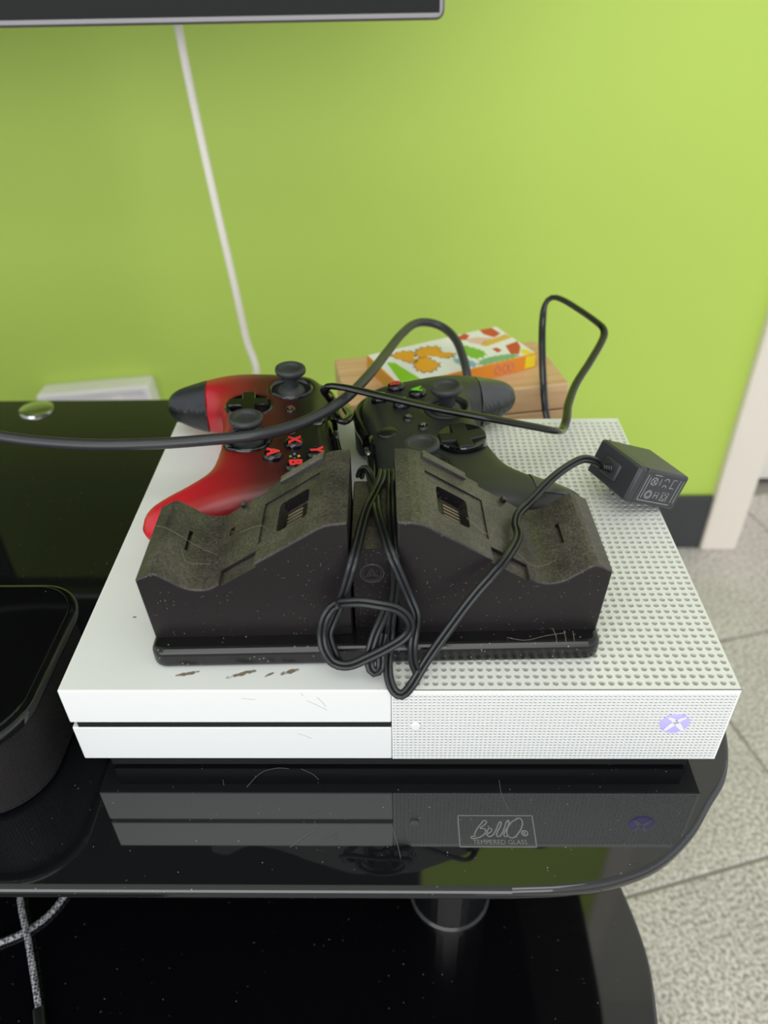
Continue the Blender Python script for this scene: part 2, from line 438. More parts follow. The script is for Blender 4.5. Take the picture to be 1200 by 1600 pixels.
CORD_KNOT=[(0.1252, 0.011, 0.1037), (0.1324, 0.009, 0.1063), (0.1402, 0.008, 0.1058), (0.1475, 0.008, 0.1036), (0.1522, 0.008, 0.0985), (0.1535, 0.008, 0.0922), (0.1511, 0.007, 0.0879), (0.1438, 0.005, 0.0835), (0.1357, 0.003, 0.0799), (0.1275, 0.002, 0.0763), (0.1213, 0.003, 0.0767), (0.1176, 0.005, 0.0817), (0.1164, 0.008, 0.0874), (0.1176, 0.01, 0.0948), (0.1204, 0.012, 0.0995), (0.1235, 0.014, 0.1005)]
CORD_HOOK=[(0.1435, 0.012, 0.0994), (0.1412, 0.011, 0.0929), (0.1384, 0.009, 0.0863), (0.1367, 0.006, 0.0805), (0.1363, 0.004, 0.074), (0.1382, 0.002, 0.0718), (0.1407, 0.004, 0.0724), (0.141, 0.007, 0.0786), (0.1424, 0.012, 0.0851)]
ADP=[0.2688, 0.115, 0.0783, -0.0705, 0.4093, 0.3404, 0.0375, 0.0358, 0.0209]
PRINTS={'green': [(-0.0509, 0.0104), (-0.0559, -0.0234), (-0.0408, -0.0256), (-0.0458, 0.0065)], 'ora1': [(-0.0417, 0.0181), (-0.0334, 0.0214), (-0.0267, 0.0191), (-0.0244, 0.0128), (-0.0292, 0.009), (-0.0292, 0.0015), (-0.0354, 0.0023), (-0.0386, 0.0089)], 'ora2': [(-0.0238, 0.0138), (-0.0175, 0.0195), (-0.0087, 0.0188), (-0.003, 0.0145), (-0.0052, 0.0065), (0.0004, 0.0023), (-0.0007, -0.0035), (-0.0093, -0.0027), (-0.0129, 0.0029), (-0.0181, 0.0057), (-0.024, 0.005)], 'ora3': [(-0.0319, 0.0005), (-0.025, 0.0043), (-0.0192, 0.0037), (-0.0183, -0.003), (-0.0172, -0.0109), (-0.022, -0.0156), (-0.0279, -0.0185), (-0.0347, -0.015), (-0.0356, -0.0085)], 'red1': [(0.019, 0.0245), (0.0279, 0.0296), (0.0299, 0.0229), (0.0228, 0.017), (0.0183, 0.0193)], 'red2': [(0.0422, 0.0291), (0.0534, 0.0275), (0.0537, 0.0145), (0.0452, 0.0106), (0.0412, 0.0197)], 'pinkw': [(0.0225, 0.0185), (0.033, 0.0171), (0.0437, 0.0101), (0.0283, 0.0046), (0.0231, 0.0114)], 'gold': [(0.0277, 0.0036), (0.0335, 0.0072), (0.0567, 0.0115), (0.0579, 0.0039), (0.0309, -0.0008)], 'red3': [(0.0448, -0.0068), (0.0574, -0.0041), (0.0544, -0.0131), (0.0458, -0.0242), (0.0401, -0.0212)], 'red4': [(0.0324, -0.0068), (0.0368, -0.0065), (0.0378, -0.0122), (0.0327, -0.0147)], 'grn2': [(0.0129, 0.0101), (0.02, 0.0024), (0.0241, -0.0089), (0.0195, -0.0154), (0.0117, -0.0151), (0.0097, -0.0052)], 'teal': [(0.0115, -0.0211), (0.0256, -0.0186), (0.0436, -0.023), (0.042, -0.0272), (0.0224, -0.0281), (0.0103, -0.0266)], 'blue': [(-0.0036, -0.0095), (0.004, -0.011), (0.0082, -0.0218), (0.0044, -0.0271), (-0.0029, -0.0208)], 'yel': [(0.0513, -0.0168), (0.0551, -0.02), (0.0566, -0.0299), (0.05, -0.0327), (0.0479, -0.0253)]}
TVCORD=[(-0.026, 0.482, 0.42), (-0.0235, 0.486, 0.33), (-0.021, 0.487, 0.2679), (-0.0182, 0.487, 0.219), (-0.0114, 0.485, 0.1393), (-0.004, 0.483, 0.0653), (0.001, 0.482, 0.0081), (0.0057, 0.481, -0.033), (-0.045, 0.48, -0.12), (-0.06, 0.478, -0.3), (-0.1, 0.5, -0.47)]

# ---------------------------------------------------------------- television on the wall
TVY = 0.42
tv = thing('television', 'black flat television with thin grey bezel, mounted above the stand', 'television', (-0.35, TVY, 0.2735), (0, 0, 0))
def tvbox(n, lo, hi, m, bev=0): return box(n, lo, hi, m, tv, bev)
HX, HZ = 0.533, 0.72
tvbox('back_case', (-HX + .006, 0.010, 0.006), (HX - .006, 0.040, HZ - .006), M_blk, 0.004)
pts = round_poly([(-HX, 0), (HX, 0), (HX, HZ), (-HX, HZ)], 0.006, 5)
bm = bmesh.new(); add_prism(bm, pts, 0.0, 0.014, 'xz', 0.0018, 3)
fr = bm_obj('bezel', bm, M_bezel, None, auto=35)
def scr():
    b = bmesh.new(); add_box(b, (-HX + .0035, -0.01, 0.0045), (HX - .0035, 0.010, HZ - .0035)); return b
cut(fr, [scr]); fr.parent = tv
tvbox('screen', (-HX + .003, 0.0008, 0.004), (HX - .003, 0.009, HZ - .003), M_screen)
tvbox('mount_plate', (-0.16, 0.040, 0.20), (0.16, 0.046, 0.50), M_blk, 0.002)
lathe('mount_pole', [(0, 0.0), (0.022, 0.0), (0.022, 1.27), (0, 1.27)], M_blk, tv, 28, (0.0, 0.068, FZ - 0.2735))
box('pole_foot', (-0.25, 0.0, FZ - 0.2735), (0.25, 0.20, FZ - 0.2675), M_blk, tv, 0.002)
tube('power_cord', [(x + 0.35, y - TVY, z - 0.2735) for x, y, z in TVCORD], 0.0036, M_wcord, tv)

sp = thing('socket_plate', 'white double wall socket low on the green wall behind the stand', 'socket', (-0.279, WY, -0.233), (0, math.radians(-5), 0))
bm = bmesh.new(); add_prism(bm, round_poly([(-0.082, -0.045), (0.082, -0.045), (0.082, 0.049), (-0.082, 0.049)], 0.006, 4), -0.034, 0.0, 'xz', 0.003, 2)
pl = bm_obj('plate', bm, M_plate, sp, auto=35)
def pc():
    b = bmesh.new(); add_box(b, (-0.074, -0.06, -0.04), (0.074, -0.027, 0.041), 0.002, 1); return b
pl.parent = None; par_loc = pl.matrix_world.copy(); cut(pl, [pc]); pl.parent = sp
for sx in (-0.036, 0.03):
    lathe('socket_rocker', [(0, 0.006), (0.007, 0.006), (0.009, 0.004), (0.0095, 0)], M_plate, sp, 20, (sx, -0.027, 0.026), (PI / 2, 0, 0))
    for dx in (-0.006, 0.006): box('pin_slot', (sx + dx - 0.001, -0.0276, -0.012), (sx + dx + 0.001, -0.0272, -0.003), M_blk, sp)

# ---------------------------------------------------------------- television stand (glass)
stand = thing('glass_stand', 'black tempered glass stand with rounded corners and two shelves', 'stand', (-0.35, 0.16, FZ))
OX, OY, OZ = 0.35, -0.16, 0.5
def sh(pts): return [(x + OX, y + OY) for x, y in pts]
XL = -1.015
corner = [(0.196, -0.0555), (0.218, -0.0545), (0.239, -0.0515), (0.261, -0.0435), (0.280, -0.029), (0.294, -0.0125), (0.303, -0.002), (0.309, 0.010), (0.3135, 0.026), (0.3155, 0.045), (0.316, 0.07)]
cs = [tuple(v)[:2] for v in smooth_path([(x, y, 0) for x, y in corner], 0.004)]
def stand_outline(dx=0, dy=0, xl=XL):
    r = [(x + dx, y + dy) for x, y in cs]
    side = [(v.x, v.y) for v in smooth_path([(0.316, 0.12, 0), (0.3125, 0.19, 0), (0.300, 0.26, 0), (0.279, 0.318, 0), (0.250, 0.354, 0), (0.205, 0.374, 0), (0.15, 0.378, 0)], 0.01)]
    back = side + [(-0.70 - x, y) for x, y in reversed(side)]
    left = [(-0.70 - x, y) for x, y in reversed(r)]
    return r + back + left
ol = stand_outline()
bm = bmesh.new(); add_prism(bm, sh(ol), OZ - 0.008, OZ, 'xy', 0.0028, 4)
bm.faces.ensure_lookup_table()
tg = bm_obj('top_glass', bm, M_glass, stand, auto=50)
lo = smooth_path([(0.18, -0.235, 0), (0.235, -0.20, 0), (0.275, -0.135, 0), (0.2975, -0.06, 0), (0.3045, -0.02, 0), (0.3062, 0.002, 0), (0.3045, 0.024, 0), (0.2995, 0.052, 0), (0.292, 0.09, 0)], 0.006)
lr = [(v.x, v.y) for v in lo]
lol = lr + [(0.28, 0.33), (-0.98, 0.33)] + [(-0.70 - x, y) for x, y in reversed(lr)]
bm = bmesh.new(); add_prism(bm, sh(lol), OZ - 0.208, OZ - 0.200, 'xy', 0.0025, 3)
bm_obj('lower_glass', bm, M_shelf, stand, auto=50)
bm = bmesh.new(); add_prism(bm, sh(lol), OZ - 0.455, OZ - 0.447, 'xy', 0.0025, 3)
bm_obj('bottom_glass', bm, M_shelf, stand, auto=50)
M_col = mat('column_black', srgb(16, 16, 18), 0.22)
for x, y in ((0.182, 0.044), (-0.882, 0.044), (-0.162, 0.345), (-0.55, 0.345)):
    for z0, z1 in ((-0.447, -0.208), (-0.200, -0.008)):
        lathe('column', [(0, z0 + OZ), (0.027, z0 + OZ), (0.027, z0 + OZ + 0.004), (0.0255, z0 + OZ + 0.006), (0.0255, z1 + OZ - 0.006), (0.027, z1 + OZ - 0.004), (0.027, z1 + OZ), (0, z1 + OZ)], M_col, stand, 32, (x + OX, y + OY, 0))
    lathe('foot', [(0, 0), (0.022, 0), (0.024, 0.004), (0.02, 0.045), (0, 0.045)], M_blk, stand, 24, (x + OX, y + OY, 0))
for x in (-0.162, -0.55):
    lathe('cap_disc', [(0.0, 0.0030), (0.004, 0.0030), (0.0125, 0.0026), (0.0142, 0.0016), (0.0146, 0.0)], M_chrome, stand, 32, (x + OX, 0.359 + OY, OZ))
# printed maker's mark on the glass
M_print = mat('silver_print', srgb(118, 120, 120), 0.4, metal=0.2)
LX, LY = 0.1752 + OX, -0.0205 + OY
Wd, Hd = 0.0338, -0.0150
def lg(lines): return [[(LX + a * Wd, LY + b * Hd) for a, b in ln] for ln in lines]
strokes('logo_frame', lg([[(0, 0), (1, 0)], [(1, 0), (1, 1)], [(1, 1), (0, 1)], [(0, 1), (0, 0)]]), 0.0005, M_print, stand, OZ + 0.00015, 0.00005)
def sm(pts): return [(v.x, v.y) for v in smooth_path([(a, b, 0) for a, b in pts], 0.03)]
scr_ = [sm([(0.20, .62), (0.24, .45), (0.31, .25), (0.36, .16), (0.36, .28), (0.28, .42), (0.34, .42), (0.35, .55), (0.27, .70), (0.17, .74), (0.16, .68), (0.22, .66)]),
        sm([(0.35, .62), (0.41, .55), (0.44, .44), (0.40, .42), (0.375, .55), (0.39, .68), (0.44, .64), (0.49, .48), (0.55, .22), (0.575, .20), (0.56, .34), (0.50, .58), (0.51, .68), (0.555, .62), (0.60, .44), (0.655, .17), (0.68, .16), (0.665, .32), (0.60, .56), (0.605, .68), (0.65, .62)]),
        [(0.675, .13), (0.66, .22)],
        sm([(0.80, .10), (0.72, .20), (0.645, .44), (0.64, .66), (0.70, .72), (0.78, .58), (0.85, .32), (0.85, .12), (0.80, .08), (0.75, .18)]),
        arc(0.868, .57, 0.040, n=14, ry=0.085), [(0.855, .61), (0.855, .53), (0.875, .53), (0.875, .57), (0.857, .57), (0.88, .61)]]
strokes('logo_script', lg(scr_), 0.00062, M_print, stand, OZ + 0.00015, 0.00005)
text_obj('logo_text', 'TEMPERED GLASS', 0.0030, M_print, stand, (LX + 0.53 * Wd, LY + 0.86 * Hd, OZ + 0.00012), depth=0.00005, xs=1.03)
# hairline scratches and lint strands lying on the glass
M_lint = mat('lint', srgb(105, 106, 108), 0.8)
bm = bmesh.new()
for pl_ in ([(0.076, -0.006), (0.082, 0.002), (0.090, 0.0045), (0.095, 0.004)], [(0.101, 0.004), (0.107, 0.001), (0.110, -0.002)], [(0.145, -0.026), (0.1475, -0.034), (0.149, -0.041)], [(0.100, -0.036), (0.106, -0.031), (0.110, -0.028)],
            [(0.196, -0.002), (0.1965, -0.011), (0.199, -0.018)], [(0.064, -0.002), (0.065, -0.005)]):
    add_tube(bm, smooth_path([(x + OX, y + OY, OZ + 0.0002) for x, y in pl_], 0.002), 0.00010, 0.00008, 5)
o = bm_obj('lint', bm, M_lint, stand); o['kind'] = 'stuff'

# ---------------------------------------------------------------- game console
CT = 0.0625; CB = 0.0140; CW = 0.295; CD = 0.230
con = thing('game_console', 'white game console with perforated right half and lit power button', 'game console', (CW / 2, CD / 2, 0))
KX, KY = -CW / 2, -CD / 2
def cbox(n, lo, hi, m, bev=0.0, seg=2, parent=None):
    return box(n, (lo[0] + KX, lo[1] + KY, lo[2]), (hi[0] + KX, hi[1] + KY, hi[2]), m, parent or con, bev, seg)
# stains painted by dirt on the top shell
def stained_console():
    m = mat('console_white_stained', srgb(230, 231, 229), 0.36, bump=(2500, 0.05, 0.0001)); N, L, b = nodes(m)
    tc = N.new('ShaderNodeTexCoord'); sx = N.new('ShaderNodeSeparateXYZ'); L.new(tc.outputs['Object'], sx.inputs[0])
    tot = None
    for cx, cy, rx, ry, sk in ((0.0545, 0.0095, 0.0075, 0.0016, .25), (0.0795, 0.0095, 0.0085, 0.0017, .3), (0.0915, 0.0090, 0.0035, 0.0011, .5), (0.1000, 0.0105, 0.0050, 0.0018, .3), (0.026, 0.06, 0.002, 0.001, 0), (0.022, 0.045, 0.0015, 0.0008, 0)):
        dx = math_node(N, L, 'SUBTRACT', sx.outputs[0], cx + KX); dy = math_node(N, L, 'SUBTRACT', sx.outputs[1], cy + KY)
        dy = math_node(N, L, 'SUBTRACT', dy, math_node(N, L, 'MULTIPLY', dx, sk))
        a = math_node(N, L, 'POWER', math_node(N, L, 'ABSOLUTE', math_node(N, L, 'DIVIDE', dx, rx)), 2)
        c = math_node(N, L, 'POWER', math_node(N, L, 'ABSOLUTE', math_node(N, L, 'DIVIDE', dy, ry)), 2)
        d = math_node(N, L, 'SUBTRACT', 1.0, math_node(N, L, 'ADD', a, c), True)
        tot = d if tot is None else math_node(N, L, 'MAXIMUM', tot, d)
    n = N.new('ShaderNodeTexNoise'); n.inputs['Scale'].default_value = 420; n.inputs['Detail'].default_value = 3; L.new(tc.outputs['Object'], n.inputs['Vector'])
    f = math_node(N, L, 'ADD', math_node(N, L, 'MULTIPLY', tot, 0.55), n.outputs[0])
    r = N.new('ShaderNodeMapRange'); r.inputs[1].default_value = 0.72; r.inputs[2].default_value = 0.92; L.new(f, r.inputs[0])
    g = math_node(N, L, 'MULTIPLY', math_node(N, L, 'GREATER_THAN', tot, 0.001), r.outputs[0])
    mx = N.new('ShaderNodeMix'); mx.data_type = 'RGBA'; L.new(g, mx.inputs[0]); mx.inputs[6].default_value = srgb(230, 231, 229); mx.inputs[7].default_value = srgb(128, 116, 98)
    L.new(mx.outputs[2], b.inputs['Base Color']); return m
M_top = stained_console()
add_specks(M_top, srgb(120, 112, 100), 130, 0.07, 0.07)
cbox('upper_shell', (0, 0, 0.0407), (0.1452, CD, CT), M_top, 0.0007, 3)
cbox('lower_shell', (0.0, 0, CB), (0.1452, CD, 0.0372), M_console, 0.0007, 3)
cbox('slot_wall', (0.0012, 0.0035, 0.0370), (0.0035, CD, 0.0409), M_console)
cbox('disc_slot', (0.0030, 0.0004, 0.0366), (0.1450, CD - 0.003, 0.0415), M_slot)
cbox('right_shell', (0.1454, 0.0006, CB), (CW, CD, CT - 0.0026), M_console_front, 0.0003, 1)
cbox('base', (0.0085, 0.0052, 0.0015), (0.2865, CD - 0.006, CB + 0.002), M_blk, 0.001)
for x, y in ((0.02, 0.02), (0.275, 0.02), (0.02, 0.21), (0.275, 0.21)):
    lathe('rubber_foot', [(0, 0), (0.006, 0), (0.006, 0.003), (0, 0.003)], M_blk, con, 16, (x + KX, y + KY, 0))
def hole_sheet(name, x0, y0, nx, ny, p, r, depth, seg, place, m, m2, margin):
    """plate of square cells, each with a sunk round hole; place(u, v, w) maps to the object"""
    V = []; F = []; MI = []
    sq = []
    for k in range(seg):
        a = 2 * PI * (k + 0.5) / seg; c, s = math.cos(a), math.sin(a); q = 1 / max(abs(c), abs(s)); sq.append((c, s, c * q, s * q))
    for i in range(nx):
        for j in range(ny):
            cx, cy = x0 + i * p, y0 + j * p; b0 = len(V)
            for c, s, a, b in sq: V.append(place(cx + a * p / 2, cy + b * p / 2, 0))
            for c, s, a, b in sq: V.append(place(cx + c * r, cy + s * r, 0))
            for c, s, a, b in sq: V.append(place(cx + c * r * 0.93, cy + s * r * 0.93, -depth))
            for k in range(seg):
                l = (k + 1) % seg
                F.append((b0 + k, b0 + l, b0 + seg + l, b0 + seg + k)); MI.append(0)
                F.append((b0 + seg + k, b0 + seg + l, b0 + 2 * seg + l, b0 + 2 * seg + k)); MI.append(0)
            F.append(tuple(b0 + 2 * seg + k for k in range(seg))); MI.append(1)
    x1, x2, y1, y2 = x0 - p / 2, x0 + (nx - 0.5) * p, y0 - p / 2, y0 + (ny - 0.5) * p
    a1, a2, b1, b2 = margin
    for (u0, v0, u1, v1) in ((a1, b1, x1, b2), (x2, b1, a2, b2), (x1, b1, x2, y1), (x1, y2, x2, b2)):
        b0 = len(V); V += [place(u0, v0, 0), place(u1, v0, 0), place(u1, v1, 0), place(u0, v1, 0)]; F.append((b0, b0 + 1, b0 + 2, b0 + 3)); MI.append(0)
    b0 = len(V)
    for (u, v) in ((a1, b1), (a2, b1), (a2, b2), (a1, b2)): V += [place(u, v, 0), place(u, v, -depth - 0.0001)]
    for k in range(4):
        l = (k + 1) % 4; F.append((b0 + 2 * k, b0 + 2 * k + 1, b0 + 2 * l + 1, b0 + 2 * l)); MI.append(0)
    o = mesh_obj(name, V, F, [m, m2], con); o.data.polygons.foreach_set('material_index', MI)
    return o
M_grille = mat('vent_grille_white', srgb(236, 236, 230), 0.42)
hole_sheet('vent_grille', 0.1485, 0.0040, 37, 56, 0.004, 0.00140, 0.0024, 12, lambda u, v, w: (u + KX, v + KY, CT + w), M_grille, M_hole, (0.1454, 0.2950, 0.0, 0.2300))
M_dimple = mat('dimple_grey', srgb(205, 205, 203), 0.6)
hole_sheet('front_grille', 0.1470, CB + 0.0014, 74, 23, 0.0020, 0.00046, 0.0004, 6, lambda u, v, w: (u + KX, KY - w + 0.00005, v), M_console_front, M_dimple, (0.1454, 0.2950, CB, CT))
lathe('pairing_button', [(0.0, 0.0011), (0.0019, 0.0010), (0.0024, 0.0004), (0.0024, 0.0)], M_console, con, 24, (0.1560 + KX, KY, 0.0385), (PI / 2, 0, 0))
M_glow = mat('power_glow', srgb(168, 160, 235), 0.4, emis=(srgb(170, 155, 255), 0.36))
bm = bmesh.new(); add_lathe(bm, [(0, 0.0007), (0.0052, 0.0006), (0.0062, 0.0004), (0.0065, 0)], 40)
pb = bm_obj('power_button', bm, M_glow, con, auto=40); pb.location = (0.2712 + KX, KY, 0.0402); pb.rotation_euler = (PI / 2, 0, 0)
R_ = 0.0063
V = []; F = []
def band(pts, ws):
    b0 = len(V)
    for i, (p, w) in enumerate(zip(pts, ws)):
        a = Vector(pts[max(i - 1, 0)]); b = Vector(pts[min(i + 1, len(pts) - 1)]); t = (b - a).normalized(); n_ = Vector((-t.y, t.x))
        for s in (1, -1): V.append((p[0] + n_.x * w * s, p[1] + n_.y * w * s, 0.00085))
    for i in range(len(pts) - 1): F.append((b0 + 2 * i, b0 + 2 * i + 1, b0 + 2 * i + 3, b0 + 2 * i + 2))
for s in (1, -1):
    P_ = [(s * x * R_, y * R_) for x, y in ((-0.62, 0.78), (-0.30, 0.58), (0.0, 0.26), (0.30, -0.12), (0.56, -0.52), (0.70, -0.71))]
    band(P_, [w * R_ for w in (0.10, 0.15, 0.20, 0.19, 0.13, 0.05)])
xo = mesh_obj('x_mark', V, F, M_console, pb)
# scuffs on the white front
M_scuff = mat('scuff', srgb(150, 146, 142), 0.8)
bm = bmesh.new()
for (x0, z0, x1, z1) in ((0.1085, 0.0558, 0.1168, 0.0495), (0.113, 0.058, 0.1165, 0.052), (0.1025, 0.0330, 0.1085, 0.0295), (0.080, 0.0574, 0.086, 0.0566), (0.106, 0.0605, 0.107, 0.0590)):
    add_tube(bm, [Vector((x0 + KX, KY, z0)), Vector(((x0 + x1) / 2 + KX + 0.0003, KY, (z0 + z1) / 2)), Vector((x1 + KX, KY, z1))], 0.00011, 0.00004, 4, up=(0, 1, 0))
o = bm_obj('scuff_mark', bm, M_scuff, con); o['kind'] = 'stuff'

# ---------------------------------------------------------------- round-cornered black speaker box at the left
spk = thing('speaker_box', 'black rounded speaker box with glossy top and mesh sides, left of the console', 'speaker', (-0.0865, 0.026, 0))
M_mesh = mat('speaker_mesh', srgb(44, 41, 41), 0.45, spec=0.35)
M_meshhole = mat('mesh_hole', srgb(5, 5, 6), 0.7)
M_spk_top = mat('speaker_gloss_top', srgb(9, 9, 10), 0.07); add_specks(M_spk_top, srgb(160, 160, 160), 300, 0.09, 0.2)
def rr(hx, hy, r, n=10): return round_poly([(-hx, -hy), (hx, -hy), (hx, hy), (-hx, hy)], [r, r, r * .75, r * .75], n)
prism('rubber_base', rr(0.066, 0.046, 0.026), 0.0, 0.003, M_blk, spk, 'xy')
prism('inner_body', rr(0.0690, 0.0480, 0.0275, 14), 0.003, 0.0475, M_blk, spk, 'xy')
MP = [Vector(p) for p in rr(0.0705, 0.0495, 0.029, 14)]; MP.append(MP[0])
CUM = [0.0]
for p, q in zip(MP, MP[1:]): CUM.append(CUM[-1] + (q - p).length)
def around(u, v, w):
    u = u % CUM[-1]; k = 0
    while CUM[k + 1] < u: k += 1
    t = (u - CUM[k]) / (CUM[k + 1] - CUM[k]); p = MP[k].lerp(MP[k + 1], t); d = (MP[k + 1] - MP[k]).normalized(); n = Vector((d.y, -d.x))
    p = p + n * w; return (p.x, p.y, v)
NU = 280; PU = CUM[-1] / NU
o = hole_sheet('mesh_side', PU / 2, 0.003 + PU / 2, NU, int(0.0445 / PU), PU, 0.00042, 0.0005, 6, around, M_mesh, M_meshhole, (0.0, CUM[-1], 0.003, 0.0475))
o.parent = spk
prism('rim', rr(0.0735, 0.0530, 0.031, 14), 0.0475, 0.0535, M_gloss, spk, 'xy', 0.0018, 3)
prism('top_panel', rr(0.0700, 0.0495, 0.028, 14), 0.053, 0.0552, M_spk_top, spk, 'xy', 0.0007)

# ---------------------------------------------------------------- double charging stand
ch = thing('charging_stand', 'dusty black double charging stand with empty cradles, on the white console', 'charging stand', (0.1378, 0.0490, CT), (0, 0, math.radians(1.3)))
BF, BB = -0.0255, 0.0300
prism('base_plate', round_poly([(-0.0995, -0.0345), (0.0995, -0.0345), (0.0995, 0.033), (-0.0995, 0.033)], 0.006, 6), 0.0, 0.0108, M_charger_base, ch, 'xy', 0.0030, 4)
prof = [(-0.0985, 0.0100), (-0.1005, 0.0447), (-0.0945, 0.0480), (-0.0925, 0.0485), (-0.0903, 0.0476)]
prof += [(v.x, v.y) for v in smooth_path([(-0.0903, 0.0476, 0), (-0.0855, 0.0438, 0), (-0.0805, 0.0403, 0), (-0.0750, 0.0389, 0), (-0.0700, 0.0396, 0), (-0.0655, 0.0424, 0)], 0.0012)][1:]
prof += [(-0.0225, 0.0706), (-0.0195, 0.0721), (-0.0160, 0.0729), (-0.0100, 0.0732), (-0.0100, 0.0100)]
sl = math.atan2(0.0706 - 0.0424, 0.0655 - 0.0225)
def slope_frame(s):
    """matrix of the sloping cradle face; s = -1 left, 1 right"""
    x0, z0 = -0.0440, 0.0424 + (0.0655 - 0.0440) * math.tan(sl)
    if s < 0: return Matrix.Translation((x0, 0, z0)) @ Matrix.Rotation(-sl, 4, 'Y')
    return Matrix.Translation((-x0, 0, z0)) @ Matrix.Rotation(sl, 4, 'Y')
def cutter(s, lo, hi, rad=0.0, fr=True):
    b = bmesh.new()
    if rad:
        add_prism(b, round_poly([(lo[0], lo[1]), (hi[0], lo[1]), (hi[0], hi[1]), (lo[0], hi[1])], rad, 4), lo[2], hi[2], 'xy')
    else: add_box(b, lo, hi)
    if fr: b.transform(slope_frame(s))
    return b
def part_in(name, s, lo, hi, m, bev=0.0, parent=None):
    b = bmesh.new(); add_box(b, lo, hi, bev, 2); b.transform(slope_frame(s))
    return bm_obj(name, b, m, parent or ch, auto=35)
M_recess = mat('window_dark', srgb(10, 10, 11), 0.45)
M_pin = mat('gold_contact', srgb(140, 126, 108), 0.35, metal=0.8)
for s in (-1, 1):
    P_ = prof if s < 0 else [(-x, z) for x, z in reversed(prof)]
    cr = prism('cradle', P_, BF, BB, M_charger, None, 'xz', 0.0008, 3)
    m_ = lambda x0, x1: (min(-s * x0, -s * x1), max(-s * x0, -s * x1))       # along the slope, towards the peak is positive
    px0, px1 = m_(-0.0065, 0.0250); wx0, wx1 = m_(0.0025, 0.0190)
    cs_ = [cutter(s, (px0, -0.0125, -0.0008), (px1, 0.0160, 0.01)), cutter(s, (wx0, -0.0105, -0.0060), (wx1, 0.0098, 0.01), 0.0022)]
    b1 = bmesh.new(); vx = 0.0838 * s; add_box(b1, (vx - 0.0007, -0.0030, 0.0405), (vx + 0.0007, 0.0105, 0.0500), 0); cs_.append(b1)
    b2 = bmesh.new(); vx = 0.0648 * s; add_box(b2, (vx - 0.0011, 0.0065, 0.0413), (vx + 0.0011, 0.0120, 0.06), 0); cs_.append(b2)
    b3 = bmesh.new(); add_box(b3, (min(s * .049, s * .12), BB - 0.0035, -0.02), (max(s * .049, s * .12), BB + 0.01, 0.2), 0); cs_.append(b3)
    nx0, nx1 = m_(-0.0262, -0.0068); cs_.append(cutter(s, (nx0, BF - 0.01, -0.0017), (nx1, BF + 0.0085, 0.01)))
    cut(cr, cs_)
    cr.parent = ch
    i0, i1 = m_(0.0045, 0.0170)
    part_in('contact_block', s, (i0, -0.0080, -0.0070), (i1, 0.0040, -0.0035), M_recess, 0.0005)
    for k in range(4):
        y = -0.0065 + k * 0.0024
        part_in('contact_pin', s, (m_(0.0060, 0.0145)[0], y, -0.0040), (m_(0.0060, 0.0145)[1], y + 0.0010, -0.0028), M_pin, 0.0003)
    l0, l1 = m_(0.0020, 0.0260)
    part_in('back_ridge', s, (l0, BB - 0.0050, -0.002), (l1, BB + 0.0003, 0.0014), M_charger_dusty, 0.0005)
    part_in('locating_stub', s, (m_(-0.0210, -0.0185)[0], BB - 0.0065, -0.001), (m_(-0.0210, -0.0185)[1], BB - 0.0037, 0.0022), M_charger, 0.0004)
    e0 = s * 0.0855
    box('skirt', (min(s * .0130, s * .0965), BF + 0.002, 0.0095), (max(s * .0130, s * .0965), BB - 0.005, 0.0112), M_charger_base, ch)
bm = bmesh.new(); add_prism(bm, [(-0.0215, 0.0100), (-0.0215, 0.0568), (0.0330, 0.0530), (0.0330, 0.0100)], -0.0093, 0.0093, 'yz', 0.0005, 2)
mid = bm_obj('middle_block', bm, M_charger, ch, auto=35)
M_emboss = mat('embossed_mark', srgb(78, 76, 76), 0.3)
ring = bmesh.new()
add_tube(ring, [Vector((x, 0, z)) for x, z in arc(0, 0, 0.0050, n=36)][:-1], 0.00022, 0.00022, 6, up=(0, 1, 0), closed=True)
add_tube(ring, [Vector((x, 0, z)) for x, z in arc(0, 0, 0.0040, 140, 400, n=26)], 0.00012, 0.00012, 6, up=(0, 1, 0))
for ln in ([(-0.0030, -0.0017), (-0.0022, -0.0013), (-0.0003, 0.0024), (0.0001, 0.0024), (0.0021, -0.0015), (0.0030, -0.0017)], [(-0.0018, -0.0018), (0, -0.0006), (0.0018, -0.0018)], [(-0.0011, -0.0008), (-0.0001, 0.0012), (0.0011, -0.0008)]):
    add_tube(ring, [Vector((x, 0, z)) for x, z in ln], 0.00015, 0.00015, 6, up=(0, 1, 0))
rg = bm_obj('round_emblem', ring, M_emboss, ch); rg.location = (-0.0008, -0.0216, 0.0430)
box('cord_notch', (-0.0155, BF - 0.0004, 0.0115), (-0.0105, BF + 0.002, 0.0155), M_recess, ch)
